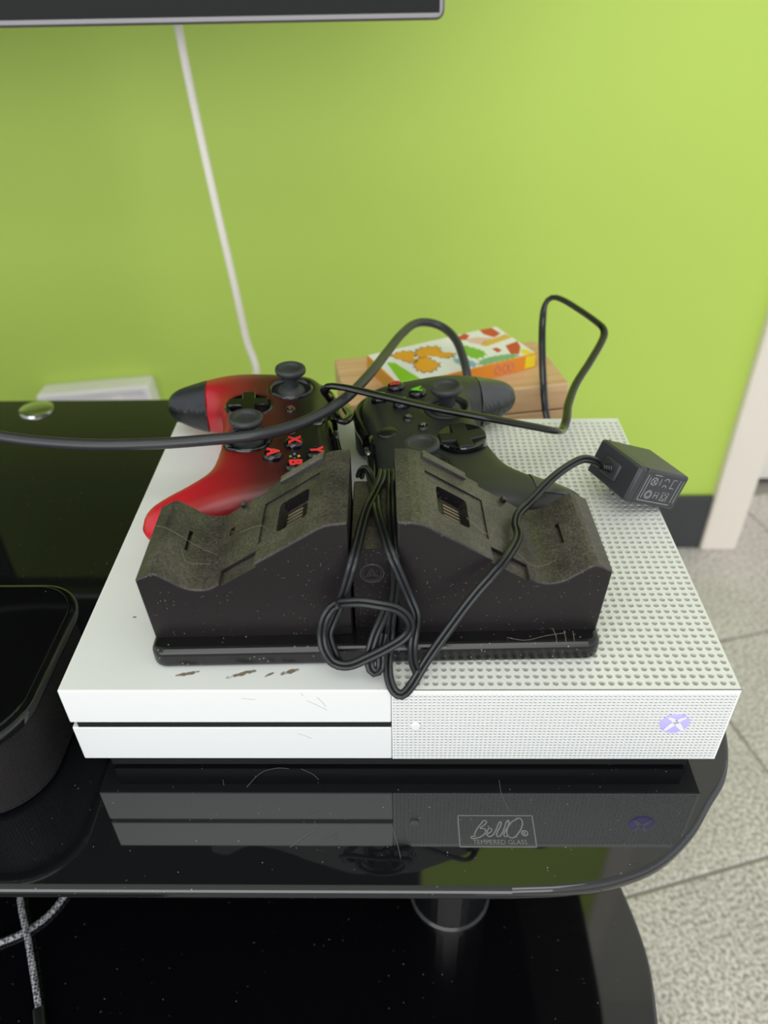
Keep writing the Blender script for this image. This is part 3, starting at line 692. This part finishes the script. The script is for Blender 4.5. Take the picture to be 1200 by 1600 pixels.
# lint strands caught on the base
bm = bmesh.new()
for P_ in ([(0.058, -0.0300, 0.0112), (0.066, -0.0318, 0.0112), (0.075, -0.0300, 0.0118), (0.084, -0.0290, 0.0125)], [(0.078, -0.0285, 0.0150), (0.0795, -0.0320, 0.0116), (0.078, -0.0350, 0.0070)], [(0.083, -0.0290, 0.0140), (0.0835, -0.0330, 0.0108), (0.0820, -0.0348, 0.0060)],
           [(0.087, -0.0290, 0.0135), (0.0875, -0.0330, 0.0100)], [(0.060, -0.0300, 0.0112), (0.0615, -0.0340, 0.0090)],
           [(-0.0985, 0.008, 0.0480), (-0.092, 0.004, 0.0492), (-0.080, 0.002, 0.0406), (-0.070, -0.004, 0.0402)], [(-0.086, -0.002, 0.0448), (-0.082, -0.010, 0.0418), (-0.072, -0.010, 0.0400)], [(-0.060, 0.004, 0.0466), (-0.050, 0.000, 0.0532), (-0.046, -0.006, 0.0562)],
           [(0.040, -0.006, 0.0600), (0.050, -0.010, 0.0532), (0.052, -0.004, 0.0520)], [(0.062, -0.012, 0.0450), (0.070, -0.016, 0.0402), (0.080, -0.012, 0.0404)]):
    add_tube(bm, smooth_path(P_, 0.0012), 0.00008, 0.00008, 5)
o = bm_obj('lint', bm, mat('pale_lint', srgb(128, 121, 108), 0.9), ch); o['kind'] = 'stuff'

# ---------------------------------------------------------------- game controllers
HALF = [(0, 36.5), (18, 36.8), (34, 38.2), (48, 37.2), (59, 31), (66, 20), (70, 6), (73.5, -12), (76.3, -32), (76.2, -48), (73, -58.5), (66.5, -64), (58.5, -62.5), (52, -54.5), (46, -42), (38, -32.5), (26, -28), (12, -26.8), (0, -26.6)]
def outline():
    h = smooth_path([(x, y, 0) for x, y in HALF], 2.0)
    r = [(v.x, v.y) for v in h]
    return r + [(-x, y) for x, y in reversed(r[1:-1])]
OL = outline()
def sstep(a, b, x):
    t = min(1, max(0, (x - a) / (b - a))); return t * t * (3 - 2 * t)
def near_outline(x, y):
    best = 1e9; bp = None; n = len(OL)
    for i in range(n):
        ax, ay = OL[i]; bx, by = OL[(i + 1) % n]
        dx, dy = bx - ax, by - ay; L2_ = dx * dx + dy * dy
        t = 0 if L2_ == 0 else min(1, max(0, ((x - ax) * dx + (y - ay) * dy) / L2_))
        qx, qy = ax + t * dx, ay + t * dy; d = (x - qx) ** 2 + (y - qy) ** 2
        if d < best: best = d; bp = (qx, qy)
    return math.sqrt(best), bp
def inside(x, y):
    c = False; n = len(OL); j = n - 1
    for i in range(n):
        xi, yi = OL[i]; xj, yj = OL[j]
        if (yi > y) != (yj > y) and x < (xj - xi) * (y - yi) / (yj - yi) + xi: c = not c
        j = i
    return c
GRID = {}
STEP = 1.5
def build_grid():
    nx, ny = int(160 / STEP) + 2, int(106 / STEP) + 2
    for i in range(nx // 2 + 1):
        for j in range(ny):
            x, y = i * STEP, -66 + j * STEP
            d, q = near_outline(x, y); ins = inside(x, y)
            for s in ((1, -1) if i else (1,)):
                GRID[(s * i, j)] = (s * x, y, d if ins else 0.0, (s * q[0], q[1]), ins)
build_grid()
STICKS = ((-39, 14), (19, -11))
def top_z(x, y):
    ax = abs(x)
    z = -13 * sstep(-4, -76, y) ** 1.3 * sstep(22, 46, ax) - 3.0 * sstep(26, 40, y) - 3 * sstep(50, 76, ax)
    return z
def bot_z(x, y):
    ax = abs(x)
    return -25 - 13 * sstep(28, 48, ax) * sstep(22, -12, y) + 4 * sstep(-40, -66, y) * sstep(28, 48, ax)
def controller(name, label, loc, rot, mats, style):
    root = thing(name, label, 'controller', loc, rot, None)
    mw = Matrix.Translation(loc) @ Euler(rot).to_matrix().to_4x4()
    M_body, M_pad, M_btn = mats
    V = []; F = []; idx = {}
    def vert(k, side):
        x, y, d, q, ins = GRID[k]
        if not ins: x, y = q; d = 0
        if (k, side) in idx: return idx[(k, side)]
        zt, zb = top_z(x, y), bot_z(x, y); zm = zt * 0.52 + zb * 0.48
        u = min(1, d / (12.5 if side > 0 else 15)); g = (1 - (1 - u) ** 2.3) ** (1 / 2.3)
        z = zm + ((zt if side > 0 else zb) - zm) * g
        if side > 0:
            for sx, sy in STICKS:
                r = math.hypot(x - sx, y - sy); z -= 7.0 * (1 - sstep(9.5, 12.5, r))
            r = math.hypot(x + 19, y + 11); z -= (2.0 if style == 'red' else 3.0) * (1 - sstep(11.5, 13.5, r))
        if side < 0 and d == 0: return vert(k, 1)
        p = mw @ Vector((x / 1000, y / 1000, z / 1000))
        if p.z < CT + 0.0002:
            p.z = CT + 0.0002
        l = mw.inverted() @ p
        idx[(k, side)] = len(V); V.append(l); return idx[(k, side)]
    ks = GRID.keys()
    padF = []
    for (i, j) in list(ks):
        c = [(i, j), (i + 1, j), (i + 1, j + 1), (i, j + 1)]
        if not all(k in GRID for k in c) or not any(GRID[k][4] for k in c): continue
        for side in (1, -1):
            f = [vert(k, side) for k in c]
            f = [a for n_, a in enumerate(f) if a not in f[:n_]]
            if len(f) < 3: continue
            F.append(f if side > 0 else f[::-1])
            if all(GRID[k][1] < -37.6 and abs(GRID[k][0]) < 67 for k in c) and (side > 0 or any(not GRID[k][4] or GRID[k][2] < 6 for k in c)): padF.append(f)
    me = bpy.data.meshes.new('body'); me.from_pydata(V, [], F)
    b = bmesh.new(); b.from_mesh(me); bmesh.ops.remove_doubles(b, verts=b.verts, dist=0.00015)
    for _ in range(3): bmesh.ops.smooth_vert(b, verts=b.verts, factor=0.5, use_axis_x=False, use_axis_y=False, use_axis_z=True)
    bmesh.ops.recalc_face_normals(b, faces=b.faces)
    b.to_mesh(me); b.free()
    link('body', me, M_body, root, smooth=True)
    cen = Vector((0, -0.046, -0.018))
    # grip pads: thin shells following the grip
    for sd in ((-1,) if style == 'red' else (-1, 1)):
        used = {}; pv = []; pf = []
        for f in padF:
            if V[f[0]].x * sd < 0: continue
            r = []
            for a in f:
                if a not in used: used[a] = len(pv); pv.append(V[a] + (V[a] - Vector((sd * 0.063, -0.040, -0.018))) * Vector((1, 1, 1)).normalized().length * 0.028)
                r.append(used[a])
            pf.append(r)
        pm = bpy.data.meshes.new('grip_pad'); pm.from_pydata(pv, [], pf)
        link('grip_pad', pm, M_pad, root, smooth=True)
    k = 0.001
    for sx, sy in STICKS:
        st = lathe('thumbstick', [(0.0112, -0.0012), (0.0108, -0.0035), (0.0098, -0.0042), (0.0092, -0.002), (0.0075, 0.0002), (0.0048, 0.0018), (0.0042, 0.006), (0.0050, 0.0085), (0.0078, 0.0096), (0.0090, 0.0108), (0.0093, 0.0122), (0.0090, 0.0136), (0.0080, 0.0142), (0.0066, 0.0141), (0.0058, 0.0130), (0.0050, 0.0124), (0.0, 0.0122)],
                   M_stick, root, 36, (sx * k, sy * k, 0), auto=50)
        lathe('stick_ring', [(0.0112, -0.004), (0.0114, 0.0004), (0.0124, 0.0010), (0.0133, 0.0003), (0.0135, -0.002)], M_gloss if style == 'red' else M_body, root, 40, (sx * k, sy * k, 0), auto=60)
    # direction pad
    if style == 'red':
        dp_ = bmesh.new(); a, w = 0.0118, 0.0040
        add_prism(dp_, round_poly([(-w, -a), (w, -a), (w, -w), (a, -w), (a, w), (w, w), (w, a), (-w, a), (-w, w), (-a, w), (-a, -w), (-w, -w)], [.001, .001, 0, .001, .001, 0, .001, .001, 0, .001, .001, 0], 3), -0.002, 0.0028, 'xy', 0.0007, 2)
        o = bm_obj('direction_pad', dp_, M_gloss, root, auto=35); o.location = (-0.019, -0.011, 0)
        lathe('pad_ring', [(0.0118, -0.003), (0.0122, 0.0002), (0.0132, 0.0005), (0.0142, -0.0006)], M_gloss, root, 40, (-0.019, -0.011, 0))
    else:
        lathe('pad_dish', [(0.0, 0.0005), (0.007, 0.0009), (0.0115, 0.0024), (0.0128, 0.0026), (0.0132, 0.0018), (0.0133, -0.003)], M_gloss, root, 40, (-0.019, -0.011, 0), auto=25)
        dp_ = bmesh.new(); a, w = 0.0122, 0.0042
        add_prism(dp_, [(-w, -a), (w, -a), (w, -w), (a, -w), (a, w), (w, w), (w, a), (-w, a), (-w, w), (-a, w), (-a, -w), (-w, -w)], -0.001, 0.0036, 'xy', 0.0007, 2)
        for v in dp_.verts: v.co.z -= 0.0012 * max(0, 1 - math.hypot(v.co.x, v.co.y) / 0.012) * (1 if v.co.z > 0.001 else 0)
        o = bm_obj('direction_pad', dp_, M_blk, root, auto=30); o.location = (-0.019, -0.011, 0); o.rotation_euler = (0, 0, 0)
    # face buttons
    FB = (('A', 39, 2.6), ('B', 50.4, 14), ('X', 27.6, 14), ('Y', 39, 25.4))
    for ch_, x, y in FB:
        bt = lathe('face_button', [(0, 0.0036), (0.0030, 0.0035), (0.0047, 0.0028), (0.0053, 0.0015), (0.0054, -0.002)], M_gloss, root, 28, (x * k, y * k, 0), auto=60)
        text_obj('letter', ch_, 0.0090 if style == 'red' else 0.0080, M_btn[ch_], bt, (0, 0, 0.0033), depth=0.0006, bold=0.00035 if style == 'red' else 0.0003)
    if style == 'red':
        for dx, dy, cn in ((0, 2.2, 'Y'), (2.2, 0, 'B'), (0, -2.2, 'A'), (-2.2, 0, 'X')):
            lathe('colour_dot', [(0, 0.0004), (0.0007, 0.0004), (0.0008, 0)], M_dot[cn], root, 12, ((39 + dx) * k, (14 + dy) * k, 0))
    # guide, view, menu, share
    lathe('guide_button', [(0, 0.0008), (0.0050, 0.0007), (0.0058, 0.0003), (0.0060, -0.001)], M_guide if style != 'red' else M_chrome_dark, root, 32, (0, 0.0265, -0.0002), auto=60)
    for nm, x, y in (('view_button', -12, 13), ('menu_button', 12, 13)) + ((('share_button', 0, 6.5),) if style != 'red' else ()):
        bt = lathe(nm, [(0, 0.0016), (0.0022, 0.0015), (0.0033, 0.0009), (0.0036, -0.001)], M_gloss, root, 24, (x * k, y * k, 0), auto=60)
        if nm != 'share_button' or True: bt.scale = (1.15, 0.85, 1)
        g_ = {'menu_button': [[(-.0014, .0009), (.0014, .0009)], [(-.0014, 0), (.0014, 0)], [(-.0014, -.0009), (.0014, -.0009)]],
              'view_button': [[(-.0014, .0012), (.0004, .0012), (.0004, -.0002), (-.0014, -.0002), (-.0014, .0012)], [(-.0004, -.0002), (-.0004, -.0011), (.0014, -.0011), (.0014, .0005), (.0004, .0005)]],
              'share_button': [[(-.0013, -.0004), (-.0013, -.0012), (.0013, -.0012), (.0013, -.0004)], [(0, -.0006), (0, .0013)], [(-.0007, .0006), (0, .0013), (.0007, .0006)]]}[nm]
        strokes('symbol', g_, 0.00035, M_sym[style], bt, 0.00165, 0.00012)
    # bumpers, triggers, port
    for sd in (-1, 1):
        P_ = [(sd * x, y) for x, y in ((10, 37.2), (20, 37.8), (34, 39.4), (48, 38.2), (58, 32.5), (64, 24))]
        bm_ = bmesh.new(); add_tube(bm_, smooth_path([(x * k, y * k, (-11.5 - 0.4 * abs(x) * 0.1) * k) for x, y in P_], 0.002), 0.0032, 0.0058, 14, up=(0, 0, 1))
        bm_obj('bumper', bm_, M_gloss, root, auto=60)
        tp = [(sd * 0.030, 0.030), (sd * 0.0565, 0.024), (sd * 0.0575, 0.034), (sd * 0.050, 0.0395), (sd * 0.042, 0.0420), (sd * 0.033, 0.0405)]
        bm_ = bmesh.new(); add_prism(bm_, round_poly(tp, [0.001, .002, .004, .005, .005, .004], 4), -0.034, -0.0165, 'xy', 0.003, 3)
        for v in bm_.verts:
            t = (v.co.z + 0.0165) / -0.0175; v.co.y += 0.001 * t * max(0, (v.co.y - 0.028) / 0.02)
        bm_obj('trigger', bm_, M_blk, root, auto=45)
    box('centre_bridge', (-0.0105, 0.030, -0.0170), (0.0105, 0.0372, -0.0062), M_gloss, root, 0.002)
    prt = lathe('port', [(0.0016, 0.0), (0.0016, 0.0010), (0.0026, 0.0012), (0.0032, 0.0004), (0.0032, -0.001)], M_chrome_dark, root, 20, (0, 0.0388, -0.0115), (-PI / 2, 0, 0))
    prt.scale = (1.5, 0.8, 1)
    return root

M_stick = mat('stick_rubber', srgb(48, 50, 51), 0.5)
M_chrome_dark = mat('dark_chrome', srgb(120, 122, 122), 0.25, metal=0.9)
M_guide = mat('guide_black', srgb(22, 24, 22), 0.25)
M_red = mat('red_fading_to_black', srgb(200, 30, 40), 0.36, bump=(1500, 0.05, 0.0001))
N, L, b = nodes(M_red)
tc = N.new('ShaderNodeTexCoord'); sx_ = N.new('ShaderNodeSeparateXYZ'); L.new(tc.outputs['Object'], sx_.inputs[0])
rp = N.new('ShaderNodeValToRGB'); mr = N.new('ShaderNodeMapRange'); mr.inputs[1].default_value = -0.060; mr.inputs[2].default_value = 0.040
L.new(sx_.outputs[1], mr.inputs[0]); L.new(mr.outputs[0], rp.inputs[0])
e = rp.color_ramp.elements; e[0].position = 0.18; e[0].color = srgb(188, 28, 40); e[1].position = 0.80; e[1].color = srgb(20, 18, 18)
x_ = e.new(0.40); x_.color = srgb(140, 26, 30); x_ = e.new(0.56); x_.color = srgb(84, 26, 24)
L.new(rp.outputs[0], b.inputs['Base Color'])
M_padr = mat('grip_pad_rubber', srgb(38, 40, 44), 0.45)
M_padb = mat('grip_pad_satin', srgb(66, 68, 70), 0.3)
M_cblk = mat('controller_black', srgb(41, 42, 41), 0.42, bump=(1200, 0.1, 0.0001))
M_redl = mat('letter_red', srgb(235, 60, 62), 0.4)
M_btn_r = {c: M_redl for c in 'ABXY'}
M_btn_b = {'A': mat('letter_green', srgb(110, 200, 50), 0.35), 'B': mat('letter_crimson', srgb(190, 50, 55), 0.35), 'X': mat('letter_blue', srgb(80, 160, 210), 0.35), 'Y': mat('letter_yellow', srgb(225, 190, 60), 0.35)}
M_dot = {'A': mat('dot_green', srgb(90, 170, 80), 0.4), 'B': mat('dot_red', srgb(200, 60, 50), 0.4), 'X': mat('dot_blue', srgb(60, 150, 200), 0.4), 'Y': mat('dot_yellow', srgb(200, 200, 80), 0.4)}
M_sym = {'red': mat('symbol_orange', srgb(190, 110, 80), 0.5), 'black': mat('symbol_grey', srgb(150, 152, 150), 0.5)}
D_ = math.radians
controller('game_controller', 'red controller fading to black, with red letters on its buttons', (0.0752, 0.1600, 0.1035), (D_(-2.8), D_(-0.4), D_(-82.4)), (M_red, M_padr, M_btn_r), 'red')
controller('game_controller', 'plain black controller with coloured button letters, on the perforated side', (0.1692, 0.1525, 0.1040), (D_(-3.0), D_(1.5), D_(98.9)), (M_cblk, M_padb, M_btn_b), 'black')

# ---------------------------------------------------------------- plug-in power adapter
ax, ay, az, rx, ry, rz, dx, dy, dz = ADP
ad = thing('power_adapter', 'small black plug-in power adapter tipped on the console\'s right edge', 'power adapter', (ax, ay, az), (rx, ry, rz))
M_adp = mat('adapter_black', srgb(56, 57, 61), 0.38, bump=(900, 0.12, 0.0002))
box('case', (0.0008, 0, 0), (dx, dy, dz), M_adp, ad, 0.0016, 3)
box('end_cover', (0, 0.0006, 0.0006), (0.0016, dy - 0.0006, dz - 0.0006), M_adp, ad, 0.0012, 3)
box('seam', (0.0055, -0.00005, 0.0008), (0.0058, dy + 0.00005, dz + 0.00005), M_slot, ad)
box('relief_block', (-0.0022, dy * .5 - 0.0065, dz * .5 - 0.0050), (0.0010, dy * .5 + 0.0065, dz * .5 + 0.0050), M_adp, ad, 0.0012, 3)
bm = bmesh.new()
for q in range(4):
    b_ = bmesh.new(); add_lathe(b_, [(0.0024 - 0.0002 * q, -0.0006), (0.0030 - 0.0002 * q, 0), (0.0024 - 0.0002 * q, 0.0006)], 16)
    b_.transform(Matrix.Translation((-0.0030 - q * 0.0015, dy * .5, dz * .5)) @ Matrix.Rotation(-PI / 2, 4, 'Y'))
    tmp = bpy.data.meshes.new('t'); b_.to_mesh(tmp); b_.free(); bm.from_mesh(tmp); bpy.data.meshes.remove(tmp)
add_tube(bm, [Vector((0.0, dy * .5, dz * .5)), Vector((-0.0085, dy * .5, dz * .5))], 0.0021, 0.0017, 12)
bm_obj('strain_relief', bm, M_cord, ad, auto=40)
for q in (-0.0063, 0.0063):
    box('prong', (0.0260 + q - 0.0008, 0.0270, -0.0090), (0.0260 + q + 0.0008, 0.0330, 0.001), M_chrome, ad, 0.0004)
M_lab = mat('label_grey_print', srgb(150, 150, 150), 0.5)
def lab(pts): return [(x * dx, y * dz) for x, y in pts]
ls = [lab([(.22, .14), (.22, .86)]), lab([(.27, .2), (.27, .80)]), lab([(.22, .13), (.86, .13)]), lab([(.86, .2), (.86, .86)]), lab([(.92, .2), (.92, .86)]),
      arc(.38 * dx, .32 * dz, .0016, n=14), arc(.38 * dx, .32 * dz, .0024, n=16), arc(.37 * dx, .70 * dz, .0022, n=16), lab([(.34, .62), (.41, .8)]), lab([(.33, .76), (.43, .62)]),
      lab([(.33, .88), (.47, .88)]), lab([(.50, .24), (.50, .42), (.57, .42), (.57, .24)]), lab([(.50, .33), (.57, .33)]), arc(.70 * dx, .33 * dz, .0018, n=4), lab([(.64, .22), (.64, .45), (.76, .45), (.76, .22), (.64, .22)]),
      arc(.60 * dx, .58 * dz, .0014, 0, 180, 8), arc(.60 * dx, .76 * dz, .0016, 0, 180, 8), lab([(.72, .60), (.72, .84), (.79, .84)]), lab([(.70, .60), (.79, .60)]), lab([(.49, .62), (.49, .8)])]
o = strokes('label_print', ls, 0.00042, M_lab, ad, 0, 0.00006); o.rotation_euler = (PI / 2, 0, 0); o.location = (0, -0.0001, 0)

# ---------------------------------------------------------------- cables
tag(tube('thick_cable', THICK, 0.0031, M_cable, step=0.004, n=14), 'thick black rubber cable arching over both controllers to the left edge', 'cable')
tag(tube('flat_cable', FLAT, 0.0027, M_gloss_cable if False else mat('cable_gloss', srgb(14, 15, 15), 0.16), ry=0.0019, step=0.0025, n=14), 'thin glossy black cable with sharp bends looping up beside the wooden box', 'cable')
bm = bmesh.new()
for P_, cl in ((CORD_MAIN, False), (CORD_LEFT, False), (CORD_MID, False), (CORD_KNOT, True), (CORD_HOOK, False)):
    pth = smooth_path(P_, 0.0015, cl)
    for s in (-1, 1): add_tube(bm, pth, 0.00115, 0.00115, 9, up=(0.05, -0.85, 0.5), closed=cl, off=s * 0.00105)
tag(bm_obj('charger_cord', bm, M_cord, auto=60), 'thin twin-lead black cord knotted around the charging stand, running to the adapter', 'cord')

# ---------------------------------------------------------------- wooden box and card game behind the console
wa = math.atan2(0.031, 0.166)
wb = thing('wooden_box', 'pale wooden box with a lid behind the console', 'box', (0.188, 0.3265, 0), (0, 0, wa))
hx, hy = 0.0845, 0.0385
box('body', (-hx + .0006, -hy + .0006, 0.0), (hx - .0006, hy - .0006, 0.0272), M_wood, wb, 0.001)
box('seam_gap', (-hx + .002, -hy + .002, 0.0270), (hx - .002, hy - .002, 0.0290), M_slot, wb)
box('lid', (-hx, -hy, 0.0284), (hx, hy, 0.0500), M_wood, wb, 0.0014)
gb = thing('card_game_box', 'colourful white and orange card game box lying on the wooden box', 'game box', (0.1905, 0.3305, 0.0501), (0, 0, D_(26.5)))
gx, gy, gz = 0.0590, 0.0290, 0.0120
M_org = mat('print_orange', srgb(240, 150, 50), 0.35); M_wh = mat('print_white', srgb(240, 238, 232), 0.3)
M_pr = {'green': mat('print_green', srgb(140, 200, 40), .35), 'ora': mat('print_amber', srgb(238, 165, 40), .35), 'red': mat('print_red', srgb(205, 70, 50), .35), 'pinkw': mat('print_pink', srgb(235, 190, 175), .35),
        'gold': mat('print_gold', srgb(225, 180, 80), .35), 'grn': mat('print_leaf', srgb(130, 190, 60), .35), 'teal': mat('print_teal', srgb(130, 180, 130), .35), 'blue': mat('print_blue', srgb(140, 175, 200), .35), 'yel': mat('print_yellow', srgb(250, 225, 40), .35)}
M_drk = mat('print_outline', srgb(90, 70, 90), .4); M_pink = mat('print_rose', srgb(215, 120, 110), .35); M_gold2 = mat('print_ochre', srgb(200, 150, 50), .35)
box('carton', (-gx, -gy, 0), (gx, gy, gz), M_org, gb, 0.0005)
box('top_sheet', (-gx + .0008, -gy + .0012, gz - 0.0002), (gx - .0008, gy - .0008, gz + 0.00015), M_wh, gb)
box('end_print', (-gx - 0.0001, -gy + .001, 0.001), (-gx + 0.0002, gy - .001, gz - .001), M_gold2, gb)
def wobble(poly):
    pts = smooth_path([(x, y, 0) for x, y in poly], 0.0007, True); cx = sum(p.x for p in pts) / len(pts); cy = sum(p.y for p in pts) / len(pts)
    return [(cx + (p.x - cx) * (1 + 0.10 * math.sin(i * 0.9) + 0.05 * math.sin(i * 2.1)), cy + (p.y - cy) * (1 + 0.10 * math.sin(i * 0.9) + 0.05 * math.cos(i * 1.7))) for i, p in enumerate(pts)]
for kk, poly in PRINTS.items():
    key = ''.join(c for c in kk if not c.isdigit())
    poly = [(min(gx - .001, max(-gx + .001, x)), min(gy - .001, max(-gy + .0013, y))) for x, y in poly]
    if key == 'ora':
        cx_ = sum(p[0] for p in poly) / len(poly); cy_ = sum(p[1] for p in poly) / len(poly)
        prism('lettering_outline', [(cx_ + (x - cx_) * 1.10, cy_ + (y - cy_) * 1.10) for x, y in wobble(poly)], gz + .0001, gz + .0002, M_drk, gb, 'xy', auto=None)
    if key in ('ora', 'blue', 'teal', 'grn'): poly = wobble(poly)
    prism('cover_print', poly, gz + .0001, gz + .0003, M_pr[key], gb, 'xy', auto=None)
def front(n, x0, x1, z0, z1, m): box(n, (x0, -gy - 0.00015, z0), (x1, -gy + 0.0001, z1), m, gb)
front('side_print', gx - 0.010, gx - 0.001, 0.001, gz - 0.0008, M_pr['yel'])
for q in (0.024, 0.031, 0.036):
    bm = bmesh.new(); add_tube(bm, [Vector((x, -gy, z)) for x, z in arc(q, 0.0055, 0.0024, n=16, ry=0.0032)][:-1], 0.0007, 0.00015, 6, up=(0, 1, 0), closed=True); bm_obj('side_lettering', bm, M_pink, gb)
front('corner_print', -gx + .0008, -gx + 0.014, 0.002, gz - 0.0006, mat('print_crimson', srgb(200, 60, 55), .35))

# ---------------------------------------------------------------- braided cords on the lower shelf
def braid():
    m = mat('grey_braid', srgb(150, 148, 152), 0.7); N, L, b = nodes(m)
    tc = N.new('ShaderNodeTexCoord'); c = N.new('ShaderNodeTexChecker'); c.inputs['Scale'].default_value = 620
    mp = N.new('ShaderNodeMapping'); mp.inputs['Rotation'].default_value = (0, 0.3, 0.6)
    L.new(tc.outputs['Object'], mp.inputs[0]); L.new(mp.outputs[0], c.inputs['Vector'])
    c.inputs[1].default_value = srgb(176, 174, 182); c.inputs[2].default_value = srgb(40, 40, 44)
    L.new(c.outputs[0], b.inputs['Base Color']); return m
M_braid = braid()
SZ = -0.2
tag(tube('braided_cord', [(-0.135, 0.120, SZ + .002), (-0.118, 0.065, SZ + .004), (-0.109, 0.038, SZ + .006), (-0.0915, 0.008, SZ + .0065), (-0.0755, -0.022, SZ + .004), (-0.0725, -0.028, SZ + .003)], 0.0020, M_braid, n=12),
    'grey braided cord with a black connector on the lower shelf, the straight one', 'cord')
cn = thing('cord_connector', 'black plug on the end of the straight grey braided cord', 'connector', (-0.0722, -0.0285, SZ), (0, 0, math.atan2(-0.0075, 0.0035)))
box('plug', (0, -0.0032, 0.0002), (0.026, 0.0032, 0.0062), M_blk, cn, 0.0016, 3)
box('tip', (0.026, -0.0022, 0.0018), (0.033, 0.0022, 0.0048), M_chrome_dark, cn, 0.0006)
tag(tube('braided_cord', [(-0.170, -0.010, SZ + .0022), (-0.140, 0.000, SZ + .0022), (-0.113, 0.0095, SZ + .0022), (-0.095, 0.019, SZ + .0022), (-0.083, 0.034, SZ + .0022), (-0.078, 0.060, SZ + .0022), (-0.10, 0.10, SZ + .0022)], 0.0020, M_braid, n=12),
    'grey braided cord curving away under the other one on the lower shelf', 'cord')
